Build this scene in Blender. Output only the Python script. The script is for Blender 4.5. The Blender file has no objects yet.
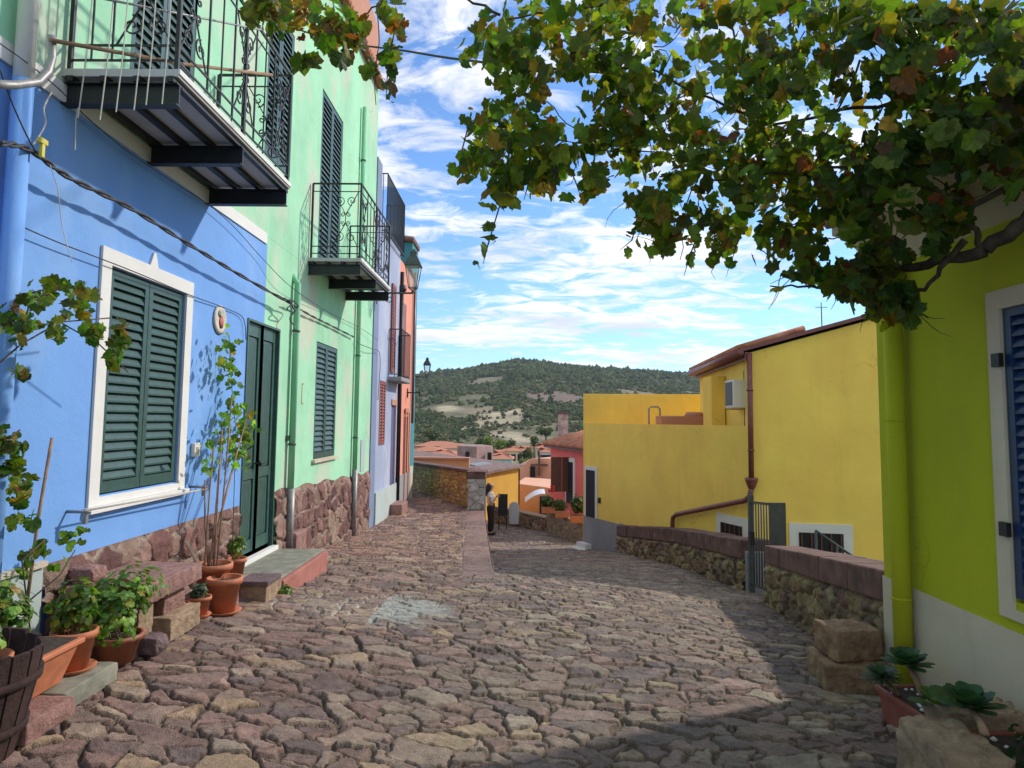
import bpy, bmesh, math, random
import numpy as np
from mathutils import Matrix, Vector
random.seed(7); rng = np.random.default_rng(11)
scn = bpy.context.scene; COL = scn.collection
R = math.radians
# ------------------------------------------------------------------ camera
F = 700.; CX = 512.; CY = 363.
def _cam(p, y, r):
    a = R(90+p); y = R(y); r = R(r)
    Rx = np.array([[1,0,0],[0,math.cos(a),-math.sin(a)],[0,math.sin(a),math.cos(a)]])
    Rz = np.array([[math.cos(y),-math.sin(y),0],[math.sin(y),math.cos(y),0],[0,0,1]])
    Rr = np.array([[math.cos(r),-math.sin(r),0],[math.sin(r),math.cos(r),0],[0,0,1]])
    return Rz@Rx@Rr
CM = _cam(4.67, .63, .6)
cd = bpy.data.cameras.new('camera'); cam = bpy.data.objects.new('camera', cd); COL.objects.link(cam)
cam.matrix_world = Matrix(CM.tolist()).to_4x4()
cd.sensor_width = 36; cd.lens = F/1024*36; cd.shift_y = (CY-384)/1024; cd.clip_end = 6000; cd.clip_start = .05
scn.camera = cam
# ------------------------------------------------------------------ light
SUN_EL, SUN_AZ = 33.5, 59.0
w = bpy.data.worlds.new('World'); scn.world = w; w.use_nodes = True
nt = w.node_tree; bg = nt.nodes['Background']; bg.inputs['Strength'].default_value = .15
sky = nt.nodes.new('ShaderNodeTexSky'); sky.sky_type = 'NISHITA'; sky.sun_disc = False
sky.sun_elevation = R(SUN_EL); sky.sun_rotation = R(SUN_AZ); sky.altitude = 50; sky.air_density = 1.0; sky.dust_density = .1; sky.ozone_density = 3.0
L = nt.links.new
def wn(t, **k):
    n = nt.nodes.new(t)
    for a, b in k.items(): setattr(n, a, b)
    return n
def wmath(op, a, b=None):
    n = wn('ShaderNodeMath', operation=op)
    for i, v in enumerate((a, b)):
        if v is None: continue
        if hasattr(v, 'links') or hasattr(v, 'is_linked'): L(v, n.inputs[i])
        else: n.inputs[i].default_value = v
    return n.outputs[0]
tc = wn('ShaderNodeTexCoord'); sp = wn('ShaderNodeSeparateXYZ'); L(tc.outputs['Generated'], sp.inputs[0])
zz = wmath('ADD', wmath('MAXIMUM', sp.outputs[2], 0.0), .11)
cb = wn('ShaderNodeCombineXYZ'); L(wmath('DIVIDE', sp.outputs[0], zz), cb.inputs[0]); L(wmath('DIVIDE', sp.outputs[1], zz), cb.inputs[1])
mp = wn('ShaderNodeMapping'); mp.inputs['Rotation'].default_value = (0,0,R(24)); mp.inputs['Scale'].default_value = (.75,1.1,1); mp.inputs['Location'].default_value = (1.3,.35,0)
L(cb.outputs[0], mp.inputs[0])
n1 = wn('ShaderNodeTexNoise'); n1.inputs['Scale'].default_value = .85; n1.inputs['Detail'].default_value = 3; n1.inputs['Roughness'].default_value = .5; L(mp.outputs[0], n1.inputs['Vector'])
n2 = wn('ShaderNodeTexNoise'); n2.inputs['Scale'].default_value = 6.5; n2.inputs['Detail'].default_value = 7; n2.inputs['Roughness'].default_value = .62; n2.inputs['Distortion'].default_value = .7; L(mp.outputs[0], n2.inputs['Vector'])
cl = wmath('ADD', wmath('MULTIPLY', n1.outputs[0], .62), wmath('MULTIPLY', n2.outputs[0], .5))
cr = wn('ShaderNodeValToRGB'); L(cl, cr.inputs[0])
cr.color_ramp.elements[0].position = .515; cr.color_ramp.elements[0].color = (0,0,0,1)
cr.color_ramp.elements[1].position = .61; cr.color_ramp.elements[1].color = (1,1,1,1)
n3 = wn('ShaderNodeTexNoise'); n3.inputs['Scale'].default_value = 1.8; n3.inputs['Detail'].default_value = 5; L(mp.outputs[0], n3.inputs['Vector'])
cc = wn('ShaderNodeValToRGB'); L(n3.outputs[0], cc.inputs[0])
cc.color_ramp.elements[0].position = .35; cc.color_ramp.elements[0].color = (3.9,4.1,4.5,1)
cc.color_ramp.elements[1].position = .62; cc.color_ramp.elements[1].color = (6.2,6.2,6.3,1)
mx = wn('ShaderNodeMix', data_type='RGBA'); L(wmath('MULTIPLY', cr.outputs[0], .93), mx.inputs[0]); tint = wn('ShaderNodeMix', data_type='RGBA', blend_type='MULTIPLY'); tint.inputs[0].default_value = 1; tint.inputs[7].default_value = (.62,.80,1.0,1); L(sky.outputs[0], tint.inputs[6]); L(tint.outputs[2], mx.inputs[6]); L(cc.outputs[0], mx.inputs[7])
L(mx.outputs[2], bg.inputs['Color'])
sd = bpy.data.lights.new('sun', 'SUN'); sd.energy = 2.6; sd.angle = R(2.2); sd.color = (1,.93,.82)
so = bpy.data.objects.new('sun', sd); COL.objects.link(so)
sdir = Vector((math.sin(R(SUN_AZ))*math.cos(R(SUN_EL)), math.cos(R(SUN_AZ))*math.cos(R(SUN_EL)), math.sin(R(SUN_EL))))
so.rotation_euler = sdir.to_track_quat('Z', 'Y').to_euler()
vs = scn.view_settings; vs.view_transform = 'Standard'; vs.look = 'None'; vs.exposure = .5; vs.gamma = 1; vs.use_curve_mapping = False
scn.cycles.max_bounces = 6; scn.cycles.transparent_max_bounces = 6; scn.cycles.use_denoising = True

# ------------------------------------------------------------------ pixel -> point helpers (used once, to survey real positions)
def ray(px, py): return CM@np.array([(px-CX)/F, -(py-CY)/F, -1.])
def onX(px, py, X=-2.64): d = ray(px, py); return Vector((d*(X/d[0])).tolist())
def onY(px, py, Y): d = ray(px, py); return Vector((d*(Y/d[1])).tolist())
def onZ(px, py, Z): d = ray(px, py); return Vector((d*(Z/d[2])).tolist())

# ------------------------------------------------------------------ mesh helpers
class MB:
    def __init__(s): s.v = []; s.f = []; s.sm = []
    def add(s, vs_, fs, smooth=False):
        o = len(s.v); s.v += [tuple(v) for v in vs_]; s.f += [tuple(i+o for i in f) for f in fs]; s.sm += [smooth]*len(fs); return s
    def box(s, lo, hi, M=None):
        x0,y0,z0 = lo; x1,y1,z1 = hi
        vs_ = [(x0,y0,z0),(x1,y0,z0),(x1,y1,z0),(x0,y1,z0),(x0,y0,z1),(x1,y0,z1),(x1,y1,z1),(x0,y1,z1)]
        if M is not None: vs_ = [M@Vector(v) for v in vs_]
        return s.add(vs_, [(0,3,2,1),(4,5,6,7),(0,1,5,4),(1,2,6,5),(2,3,7,6),(3,0,4,7)])
    def hexa(s, p8): return s.add(p8, [(0,3,2,1),(4,5,6,7),(0,1,5,4),(1,2,6,5),(2,3,7,6),(3,0,4,7)])
    def prism(s, poly, z0, z1):
        n = len(poly)
        zt = z1 if hasattr(z1, '__len__') else [z1]*n
        zb = z0 if hasattr(z0, '__len__') else [z0]*n
        vs_ = [(p[0],p[1],zb[i]) for i,p in enumerate(poly)]+[(p[0],p[1],zt[i]) for i,p in enumerate(poly)]
        return s.add(vs_, [tuple(range(n))[::-1], tuple(range(n,2*n))]+[(i,(i+1)%n,n+(i+1)%n,n+i) for i in range(n)])
    def tube(s, pts, r, n=6, smooth=True, cap=True):
        pts = [Vector(p) for p in pts]; m = len(pts)
        rs = r if hasattr(r, '__len__') else [r]*m
        vs_ = []; up = None
        for i, p in enumerate(pts):
            t = (pts[min(i+1,m-1)]-pts[max(i-1,0)])
            if t.length < 1e-9: t = Vector((0,0,1))
            t.normalize()
            if up is None:
                up = Vector((0,0,1)) if abs(t.z) < .9 else Vector((1,0,0))
            a = t.cross(up)
            if a.length < 1e-4: a = t.cross(Vector((1,0,0)) if abs(t.x) < .9 else Vector((0,1,0)))
            a.normalize(); b = a.cross(t).normalized(); up = b
            for k in range(n):
                an = 2*math.pi*(k+.5)/n
                vs_.append(p+(a*math.cos(an)+b*math.sin(an))*rs[i])
        fs = [(i*n+k, i*n+(k+1)%n, (i+1)*n+(k+1)%n, (i+1)*n+k) for i in range(m-1) for k in range(n)]
        if cap: fs += [tuple(range(n))[::-1], tuple((m-1)*n+k for k in range(n))]
        return s.add(vs_, fs, smooth and n > 4)
    def lathe(s, prof, c=(0,0,0), n=20, smooth=True, sx=1, sy=1, wob=0):
        vs_ = []
        for (r, z) in prof:
            for k in range(n):
                a = 2*math.pi*k/n; q = r*(1+wob*math.cos(a*n/2))
                vs_.append((c[0]+q*math.cos(a)*sx, c[1]+q*math.sin(a)*sy, c[2]+z))
        m = len(prof)
        fs = [(i*n+k, i*n+(k+1)%n, (i+1)*n+(k+1)%n, (i+1)*n+k) for i in range(m-1) for k in range(n)]
        fs += [tuple(range(n))[::-1], tuple((m-1)*n+k for k in range(n))]
        return s.add(vs_, fs, smooth)
    def build(s, name, mat, parent=None, bevel=0, recalc=True):
        me = bpy.data.meshes.new(name); me.from_pydata(s.v, [], s.f); me.update()
        me.polygons.foreach_set('use_smooth', s.sm)
        if recalc:
            bm = bmesh.new(); bm.from_mesh(me); bmesh.ops.recalc_face_normals(bm, faces=bm.faces); bm.to_mesh(me); bm.free()
        return link(name, me, mat, parent, bevel)
def link(name, me, mat, parent=None, bevel=0):
    o = bpy.data.objects.new(name, me); COL.objects.link(o)
    if mat is not None and not me.materials: me.materials.append(mat)
    if parent is not None:
        o.parent = parent; o.matrix_parent_inverse = Matrix.Translation(-parent.location) if parent.type == 'EMPTY' and parent.parent is None and parent.rotation_euler.z == 0 else Matrix()
    if bevel:
        b = o.modifiers.new('bevel', 'BEVEL'); b.width = bevel; b.segments = 2; b.limit_method = 'ANGLE'; b.angle_limit = R(40)
    return o
def tag(o, label, cat, group=None, kind=None):
    if label: o['label'] = label
    if cat: o['category'] = cat
    if group: o['group'] = group
    if kind: o['kind'] = kind
    return o
def thing(name, label, cat, loc=(0,0,0), group=None):
    o = bpy.data.objects.new(name, None); COL.objects.link(o); o.location = loc; o.empty_display_size = .1
    return tag(o, label, cat, group)
def fast_mesh(name, V, Fa, smooth=True, col=None, loopcol=None):
    """V (n,3), Fa (m,k) numpy"""
    V = np.ascontiguousarray(V, np.float32); Fa = np.ascontiguousarray(Fa, np.int32); m, k = Fa.shape
    me = bpy.data.meshes.new(name); me.vertices.add(len(V)); me.vertices.foreach_set('co', V.ravel())
    me.loops.add(m*k); me.loops.foreach_set('vertex_index', Fa.ravel())
    me.polygons.add(m); me.polygons.foreach_set('loop_start', np.arange(0, m*k, k, dtype=np.int32)); me.polygons.foreach_set('loop_total', np.full(m, k, np.int32))
    me.polygons.foreach_set('use_smooth', np.full(m, smooth)); me.update(calc_edges=True)
    if col is not None:
        a = me.color_attributes.new('col', 'FLOAT_COLOR', 'POINT'); c = np.ones((len(V),4), np.float32); c[:,:3] = col; a.data.foreach_set('color', c.ravel())
    return me
def grid_faces(nu, nv):
    i = np.arange(nu*nv).reshape(nv, nu)
    return np.stack([i[:-1,:-1].ravel(), i[:-1,1:].ravel(), i[1:,1:].ravel(), i[1:,:-1].ravel()], 1)
# value noise / voronoi in numpy
def _h(ix, iy, s):
    n = (ix.astype(np.int64)*374761393 + iy.astype(np.int64)*668265263 + s*1442695041) & 0x7fffffff
    n = ((n ^ (n >> 13))*1274126177) & 0x7fffffff
    n = ((n ^ (n >> 16))*69069+12345) & 0x7fffffff
    return (n & 0xffffff)/float(0xffffff)
def vnoise(x, y, s=0):
    x0 = np.floor(x); y0 = np.floor(y); fx = x-x0; fy = y-y0; fx = fx*fx*(3-2*fx); fy = fy*fy*(3-2*fy)
    a = _h(x0,y0,s); b = _h(x0+1,y0,s); c = _h(x0,y0+1,s); d = _h(x0+1,y0+1,s)
    return (a*(1-fx)+b*fx)*(1-fy)+(c*(1-fx)+d*fx)*fy
def fbm(x, y, s=0, o=4):
    t = 0; a = .5; n = 0
    for k in range(o): t = t+a*vnoise(x*2**k, y*2**k, s+k*17); n += a; a *= .55
    return t/n
def voro(x, y, s=0, jit=.8):
    """id hash coords of nearest site and distance to the cell border, plus offset from the site"""
    X0 = np.floor(x); Y0 = np.floor(y); best = np.full(x.shape, 1e9); bx = np.zeros_like(x); by = np.zeros_like(x); px = np.zeros_like(x); py = np.zeros_like(x)
    for dx in (-1,0,1):
        for dy in (-1,0,1):
            cx = X0+dx; cy = Y0+dy; qx = cx+.5+(_h(cx,cy,s)-.5)*jit; qy = cy+.5+(_h(cx,cy,s+5)-.5)*jit
            d = (qx-x)**2+(qy-y)**2; m = d < best
            best = np.where(m,d,best); bx = np.where(m,cx,bx); by = np.where(m,cy,by); px = np.where(m,qx,px); py = np.where(m,qy,py)
    bd = np.full(x.shape, 1e9)
    for dx in (-2,-1,0,1,2):
        for dy in (-2,-1,0,1,2):
            if dx == 0 and dy == 0: continue
            cx = bx+dx; cy = by+dy; qx = cx+.5+(_h(cx,cy,s)-.5)*jit; qy = cy+.5+(_h(cx,cy,s+5)-.5)*jit
            ex = qx-px; ey = qy-py; l = np.sqrt(ex*ex+ey*ey)+1e-9
            bd = np.minimum(bd, (((px+qx)/2-x)*ex+((py+qy)/2-y)*ey)/l)
    return bx, by, bd, x-px, y-py
def sstep(a, b, x): t = np.clip((x-a)/(b-a), 0, 1); return t*t*(3-2*t)

# ------------------------------------------------------------------ materials
def mat(name):
    m = bpy.data.materials.new(name); m.use_nodes = True; nt = m.node_tree; b = nt.nodes['Principled BSDF']; return m, nt, b
def noise(nt, scale, detail=5, rough=.55, vec=None, stretch=None):
    n = nt.nodes.new('ShaderNodeTexNoise'); n.inputs['Scale'].default_value = scale; n.inputs['Detail'].default_value = detail; n.inputs['Roughness'].default_value = rough
    if vec is None:
        t = nt.nodes.new('ShaderNodeTexCoord'); vec = t.outputs['Object']
    if stretch:
        mm = nt.nodes.new('ShaderNodeMapping'); mm.inputs['Scale'].default_value = stretch; nt.links.new(vec, mm.inputs[0]); vec = mm.outputs[0]
    nt.links.new(vec, n.inputs['Vector']); return n.outputs[0]
def ramp(nt, fac, stops):
    r = nt.nodes.new('ShaderNodeValToRGB'); nt.links.new(fac, r.inputs[0]); e = r.color_ramp.elements
    while len(e) < len(stops): e.new(.5)
    for i, (p, c) in enumerate(stops): e[i].position = p; e[i].color = (*c, 1) if len(c) == 3 else c
    return r.outputs[0]
def mixc(nt, fac, a, b, blend='MIX'):
    m = nt.nodes.new('ShaderNodeMix'); m.data_type = 'RGBA'; m.blend_type = blend
    for i, v in ((0,fac),(6,a),(7,b)):
        if hasattr(v, 'is_linked'): nt.links.new(v, m.inputs[i])
        else: m.inputs[i].default_value = v if i == 0 else (*v, 1)
    return m.outputs[2]
def bump(nt, b, h, strength, dist):
    n = nt.nodes.new('ShaderNodeBump'); n.inputs['Strength'].default_value = strength; n.inputs['Distance'].default_value = dist
    nt.links.new(h, n.inputs['Height']); nt.links.new(n.outputs[0], b.inputs['Normal'])
def sc(c, k): return tuple(min(1, x*k) for x in c)
def plaster(name, c, stain=None, amt=.25, rough=.9, blotch=.12, bstr=.35, stops=(.52,.62), streak=.12, crack=0):
    m, nt, b = mat(name)
    n = noise(nt, 1.3, 6, .6); col = ramp(nt, n, [(.3, sc(c, 1-blotch)), (.7, sc(c, 1+blotch*.6))])
    st = noise(nt, 3.0, 5, .6, stretch=(1,1,.12)); col = mixc(nt, ramp(nt, st, [(.5,(0,0,0)),(.75,(streak,)*3)]), col, sc(c, .62))
    if stain is not None:
        s = noise(nt, 1.1, 8, .62, stretch=(1,1,.6)); f = ramp(nt, s, [(stops[0],(0,0,0)),(stops[1],(amt,)*3)])
        col = mixc(nt, f, col, stain)
        s2 = noise(nt, .5, 4, .5); f2 = ramp(nt, s2, [(.45,(0,0,0)),(.7,(amt*.6,)*3)]); col = mixc(nt, f2, col, sc(c, 1.28))
    if crack:
        tcn = nt.nodes.new('ShaderNodeTexCoord'); vo = nt.nodes.new('ShaderNodeTexVoronoi'); vo.feature = 'DISTANCE_TO_EDGE'; vo.inputs['Scale'].default_value = crack
        dn = nt.nodes.new('ShaderNodeTexNoise'); dn.inputs['Scale'].default_value = 2.2; dn.inputs['Detail'].default_value = 6; nt.links.new(tcn.outputs['Object'], dn.inputs['Vector'])
        ad = nt.nodes.new('ShaderNodeVectorMath'); ad.operation = 'ADD'; nt.links.new(tcn.outputs['Object'], ad.inputs[0]); nt.links.new(dn.outputs['Color'], ad.inputs[1]); nt.links.new(ad.outputs[0], vo.inputs['Vector'])
        lf = ramp(nt, vo.outputs['Distance'], [(0,(1,1,1)),(.007,(0,0,0))]); mk = ramp(nt, noise(nt, .9, 3), [(.5,(0,0,0)),(.62,(.55,.55,.55))])
        col = mixc(nt, mixc(nt, 1., lf, mk, 'MULTIPLY'), col, sc(c, .4))
    nt.links.new(col, b.inputs['Base Color']); b.inputs['Roughness'].default_value = rough
    t = noise(nt, 55, 6, .7); t2 = noise(nt, 5, 3, .5)
    mm = nt.nodes.new('ShaderNodeMath'); mm.operation = 'MULTIPLY_ADD'; nt.links.new(t2, mm.inputs[0]); mm.inputs[1].default_value = 4; nt.links.new(t, mm.inputs[2])
    bump(nt, b, mm.outputs[0], bstr, .006)
    return m
def paint(name, c, rough=.45, var=.12, metallic=0, bs=.12, scale=14):
    m, nt, b = mat(name); n = noise(nt, scale, 5, .6)
    nt.links.new(ramp(nt, n, [(.3, sc(c,1-var)), (.7, sc(c,1+var))]), b.inputs['Base Color'])
    b.inputs['Roughness'].default_value = rough; b.inputs['Metallic'].default_value = metallic
    bump(nt, b, noise(nt, scale*5, 4, .6), bs, .004); return m
def attr_mat(name, rough=.85, nscale=30, nvar=.25, bs=.5, bd=.006, spec=.3):
    m, nt, b = mat(name); a = nt.nodes.new('ShaderNodeAttribute'); a.attribute_name = 'col'
    n = noise(nt, nscale, 8, .68); f = ramp(nt, n, [(.28,(1-nvar,)*3),(.72,(1+nvar,)*3)])
    n2 = noise(nt, nscale*5.3, 4, .6); f2 = ramp(nt, n2, [(.3,(1-nvar*.8,)*3),(.7,(1+nvar*.6,)*3)])
    nt.links.new(mixc(nt, 1., mixc(nt, 1., a.outputs['Color'], f, 'MULTIPLY'), f2, 'MULTIPLY'), b.inputs['Base Color'])
    b.inputs['Roughness'].default_value = rough; b.inputs['Specular IOR Level'].default_value = spec
    mm = nt.nodes.new('ShaderNodeMath'); mm.operation = 'ADD'; nt.links.new(n, mm.inputs[0]); nt.links.new(n2, mm.inputs[1])
    bump(nt, b, mm.outputs[0], bs, bd); return m
def rockmat(name, c1, c2, scale=9, bs=.6, bd=.02, c3=None):
    m, nt, b = mat(name); n = noise(nt, scale, 9, .65)
    st = [(.3,c1),(.62,c2)]+([(.75,c3)] if c3 else [])
    nt.links.new(ramp(nt, n, st), b.inputs['Base Color']); b.inputs['Roughness'].default_value = .92
    bump(nt, b, noise(nt, scale*2.2, 9, .7), bs, bd); return m
def leafmat(name, rough=.5, trans=.45):
    m, nt, b = mat(name); a = nt.nodes.new('ShaderNodeAttribute'); a.attribute_name = 'col'
    n = noise(nt, 28, 4, .6); c = mixc(nt, 1., a.outputs['Color'], ramp(nt, n, [(.3,(.72,.74,.7)),(.7,(1.2,1.2,1.15))]), 'MULTIPLY')
    nt.links.new(c, b.inputs['Base Color']); b.inputs['Roughness'].default_value = rough; b.inputs['Specular IOR Level'].default_value = .35
    t = nt.nodes.new('ShaderNodeBsdfTranslucent'); c2 = mixc(nt, 1., c, (1.9,2.0,.6), 'MULTIPLY'); nt.links.new(c2, t.inputs['Color'])
    ms = nt.nodes.new('ShaderNodeMixShader'); ms.inputs[0].default_value = trans
    nt.links.new(b.outputs[0], ms.inputs[1]); nt.links.new(t.outputs[0], ms.inputs[2]); nt.links.new(ms.outputs[0], nt.nodes['Material Output'].inputs['Surface']); return m
def glass(name, c, rough=.1, alpha=1):
    m, nt, b = mat(name); b.inputs['Base Color'].default_value = (*c,1); b.inputs['Roughness'].default_value = rough
    b.inputs['Alpha'].default_value = alpha; return m

BLUE = plaster('blue_plaster', (.165,.35,.72), (.28,.45,.74), .35, blotch=.07, streak=.1)
GREEN = plaster('green_plaster', (.34,.66,.42), (.62,.52,.44), .6, blotch=.16, stops=(.51,.60), streak=.35, crack=.5)
GREENPIPE = plaster('green_pipe_paint', (.22,.52,.31), (.40,.58,.44), .5)
WHITE = plaster('white_paint', (.74,.72,.68), blotch=.06, streak=.12)
CREAMW = plaster('cream_white_plaster', (.58,.49,.37), (.40,.32,.23), .55, blotch=.16, streak=.3)
GREYP = plaster('grey_green_plaster', (.42,.49,.47), (.55,.55,.48), .5)
LAV = plaster('lavender_plaster', (.34,.39,.53), (.55,.55,.62), .5, blotch=.12)
LAVD = plaster('slate_blue_plaster', (.20,.25,.38), blotch=.1)
SALMON = plaster('salmon_plaster', (.72,.27,.18), (.74,.42,.32), .5, blotch=.12)
TEAL = plaster('teal_plaster', (.05,.24,.27), blotch=.1)
YEL = plaster('yellow_plaster', (.95,.65,.12), (.88,.57,.12), .6, blotch=.10, streak=.3, stops=(.45,.7), crack=.4)
LIME = plaster('lime_plaster', (.42,.43,.007), (.34,.35,.01), .5, blotch=.10, streak=.3, crack=.6)
LIMEPIPE = plaster('lime_pipe_paint', (.46,.47,.010), blotch=.10, streak=.05)
PINK = plaster('coral_plaster', (.85,.16,.14), blotch=.08)
PEACH = plaster('peach_plaster', (.72,.38,.24), (.68,.44,.3), .5, blotch=.1)
TERR = plaster('terracotta_plaster', (.50,.23,.15), blotch=.1)
GREYPL = plaster('grey_cement', (.27,.27,.28), (.34,.33,.32), .5, blotch=.12)
SHUT = paint('dark_green_paint', (.035,.085,.075), .42, .2)
DOORG = paint('door_green_paint', (.045,.105,.088), .42, .2)
DARK = paint('dark_interior', (.012,.012,.014), .8)
IRON = paint('black_iron', (.012,.013,.015), .5, .3)
IRONG = paint('dark_grey_iron', (.06,.065,.07), .5, .25)
BROWNSH = paint('brown_shutter_paint', (.11,.04,.03), .5, .25)
REDSH = paint('red_brown_shutter', (.27,.07,.05), .5, .25)
NAVY = paint('navy_paint', (.012,.035,.11), .4, .2)
SOFFIT = plaster('balcony_slab_plaster', (.52,.50,.50), (.4,.36,.3), .5, blotch=.1)
METAL = paint('galvanised_metal', (.28,.27,.26), .5, .25, .4)
COPPER = paint('brown_gutter_metal', (.19,.055,.045), .4, .25)
TILE = rockmat('terracotta_roof_tile', (.30,.10,.05), (.55,.22,.12), 3, .5, .03, (.5,.33,.22))
TILED = rockmat('old_roof_tile', (.12,.08,.07), (.26,.16,.13), 3, .5, .03, (.3,.25,.2))
POT = paint('terracotta_pot', (.50,.17,.08), .75, .22, bs=.3, scale=9)
POTB = paint('brown_glazed_pot', (.30,.10,.05), .55, .25, bs=.3, scale=9)
POTR = paint('dull_red_plastic', (.30,.085,.06), .6, .2)
SOIL = rockmat('soil', (.02,.014,.01), (.07,.05,.035), 40)
TRACH = rockmat('red_trachyte', (.20,.10,.085), (.38,.21,.175), 14, .9, .025, (.45,.3,.25))
TRACHF = rockmat('red_painted_step', (.30,.10,.08), (.42,.17,.13), 6, .4, .008)
GSTONE = rockmat('greenish_grey_stone', (.14,.14,.11), (.28,.27,.21), 7, .5, .01)
TUFF = rockmat('tan_tuff', (.26,.17,.11), (.48,.34,.22), 12, 1., .03, (.55,.43,.3))
TUFFD = rockmat('ochre_stone', (.18,.10,.06), (.40,.25,.14), 11, 1., .03, (.45,.32,.2))
DROCK = rockmat('dark_rock', (.08,.055,.055), (.2,.13,.13), 12, .7, .02)
CAPST = rockmat('dark_red_capstone', (.055,.03,.026), (.19,.095,.075), 5, .9, .02, (.26,.19,.14))
WOODD = rockmat('dark_stave_wood', (.018,.009,.008), (.065,.030,.024), 9, .9, .02, (.16,.10,.08))
WOODL = rockmat('weathered_plank', (.30,.22,.15), (.5,.38,.27), 8, .4, .004)
CANE = rockmat('cane_stem', (.16,.09,.05), (.34,.21,.13), 12, .4, .004)
VINEB = rockmat('vine_bark', (.03,.02,.015), (.11,.075,.055), 16, .8, .01)
CABLE = paint('cable_sheath', (.04,.04,.045), .7, .5, scale=40)
STRING = paint('pale_string', (.5,.46,.4), .8)
GALV = attr_mat('painted_stone', .9)
LEAF = leafmat('vine_leaf', .5, .52); PLEAF = leafmat('pot_plant_leaf', .45, .3)
STONE = attr_mat('rubble_stone', .92, 26, .32, 1.0, .014)
COBB = attr_mat('cobble_stone', .8, 26, .30, 1.0, .014, .35)

# ------------------------------------------------------------------ street profile
def interp(x, pts): return np.interp(x, [p[0] for p in pts], [p[1] for p in pts])
HL = [(0,-1.28),(3,-1.31),(4.5,-1.34),(5.8,-1.46),(6.9,-1.55),(8.2,-1.60),(11.4,-1.86),(12.5,-1.94),(30,-1.98)]
HR = [(0,-1.50),(3,-1.66),(5,-1.80),(8.7,-2.19),(9.8,-2.32),(13.46,-2.72),(19.2,-3.45),(21.3,-3.72),(23,-3.82),(27,-3.97),(32,-4.3)]
HM = [(8.2,-1.76),(10,-2.16),(13,-2.62),(19,-3.42),(21,-3.68),(23.5,-3.82),(27,-3.97),(32,-4.3)]
HE = [(0,-1.45),(3.2,-1.54),(7,-1.70),(8.2,-1.765),(9.1,-1.79),(12,-1.90),(15.4,-1.955),(30,-1.98)]
XE = [(0,-.2),(8.2,-.27),(9.1,-.34),(15.4,-.74),(30,-1.7)]
XR = [(0,2.6),(4.9,2.62),(8.7,3.14),(9.8,3.26),(13.46,3.12),(18,2.78),(21.3,2.2),(24.8,1.2),(28,-.3),(30,-1.4)]
XLF = [(0,-2.66),(16.9,-2.66),(17.3,-3.7),(30,-3.9)]
def gh(x, y):
    x = np.asarray(x, float); y = np.asarray(y, float)
    hl = interp(y, HL); hr = interp(y, HR); hm = interp(y, HM); he = interp(y, HE); xe = interp(y, XE)
    up = hl+(he-hl)*np.clip((x+2.64)/(xe+2.64), 0, 1)
    lo = hm+(hr-hm)*np.clip((x-xe)/(3.0-xe), 0, 1)
    near = he+(hr-he)*np.clip((x-xe)/(2.9-xe), 0, 1)
    k = sstep(7.6, 9.0, y); lo = near*(1-k)+lo*k
    return np.where(x <= xe, up, lo)
def G(x, y): return float(gh(x, y))
PAL = np.array([[.28,.20,.165],[.23,.17,.15],[.32,.225,.19],[.35,.265,.205],[.26,.175,.145],[.45,.34,.22],[.22,.17,.155],[.37,.25,.205],[.30,.23,.185],[.41,.33,.25]])
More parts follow.
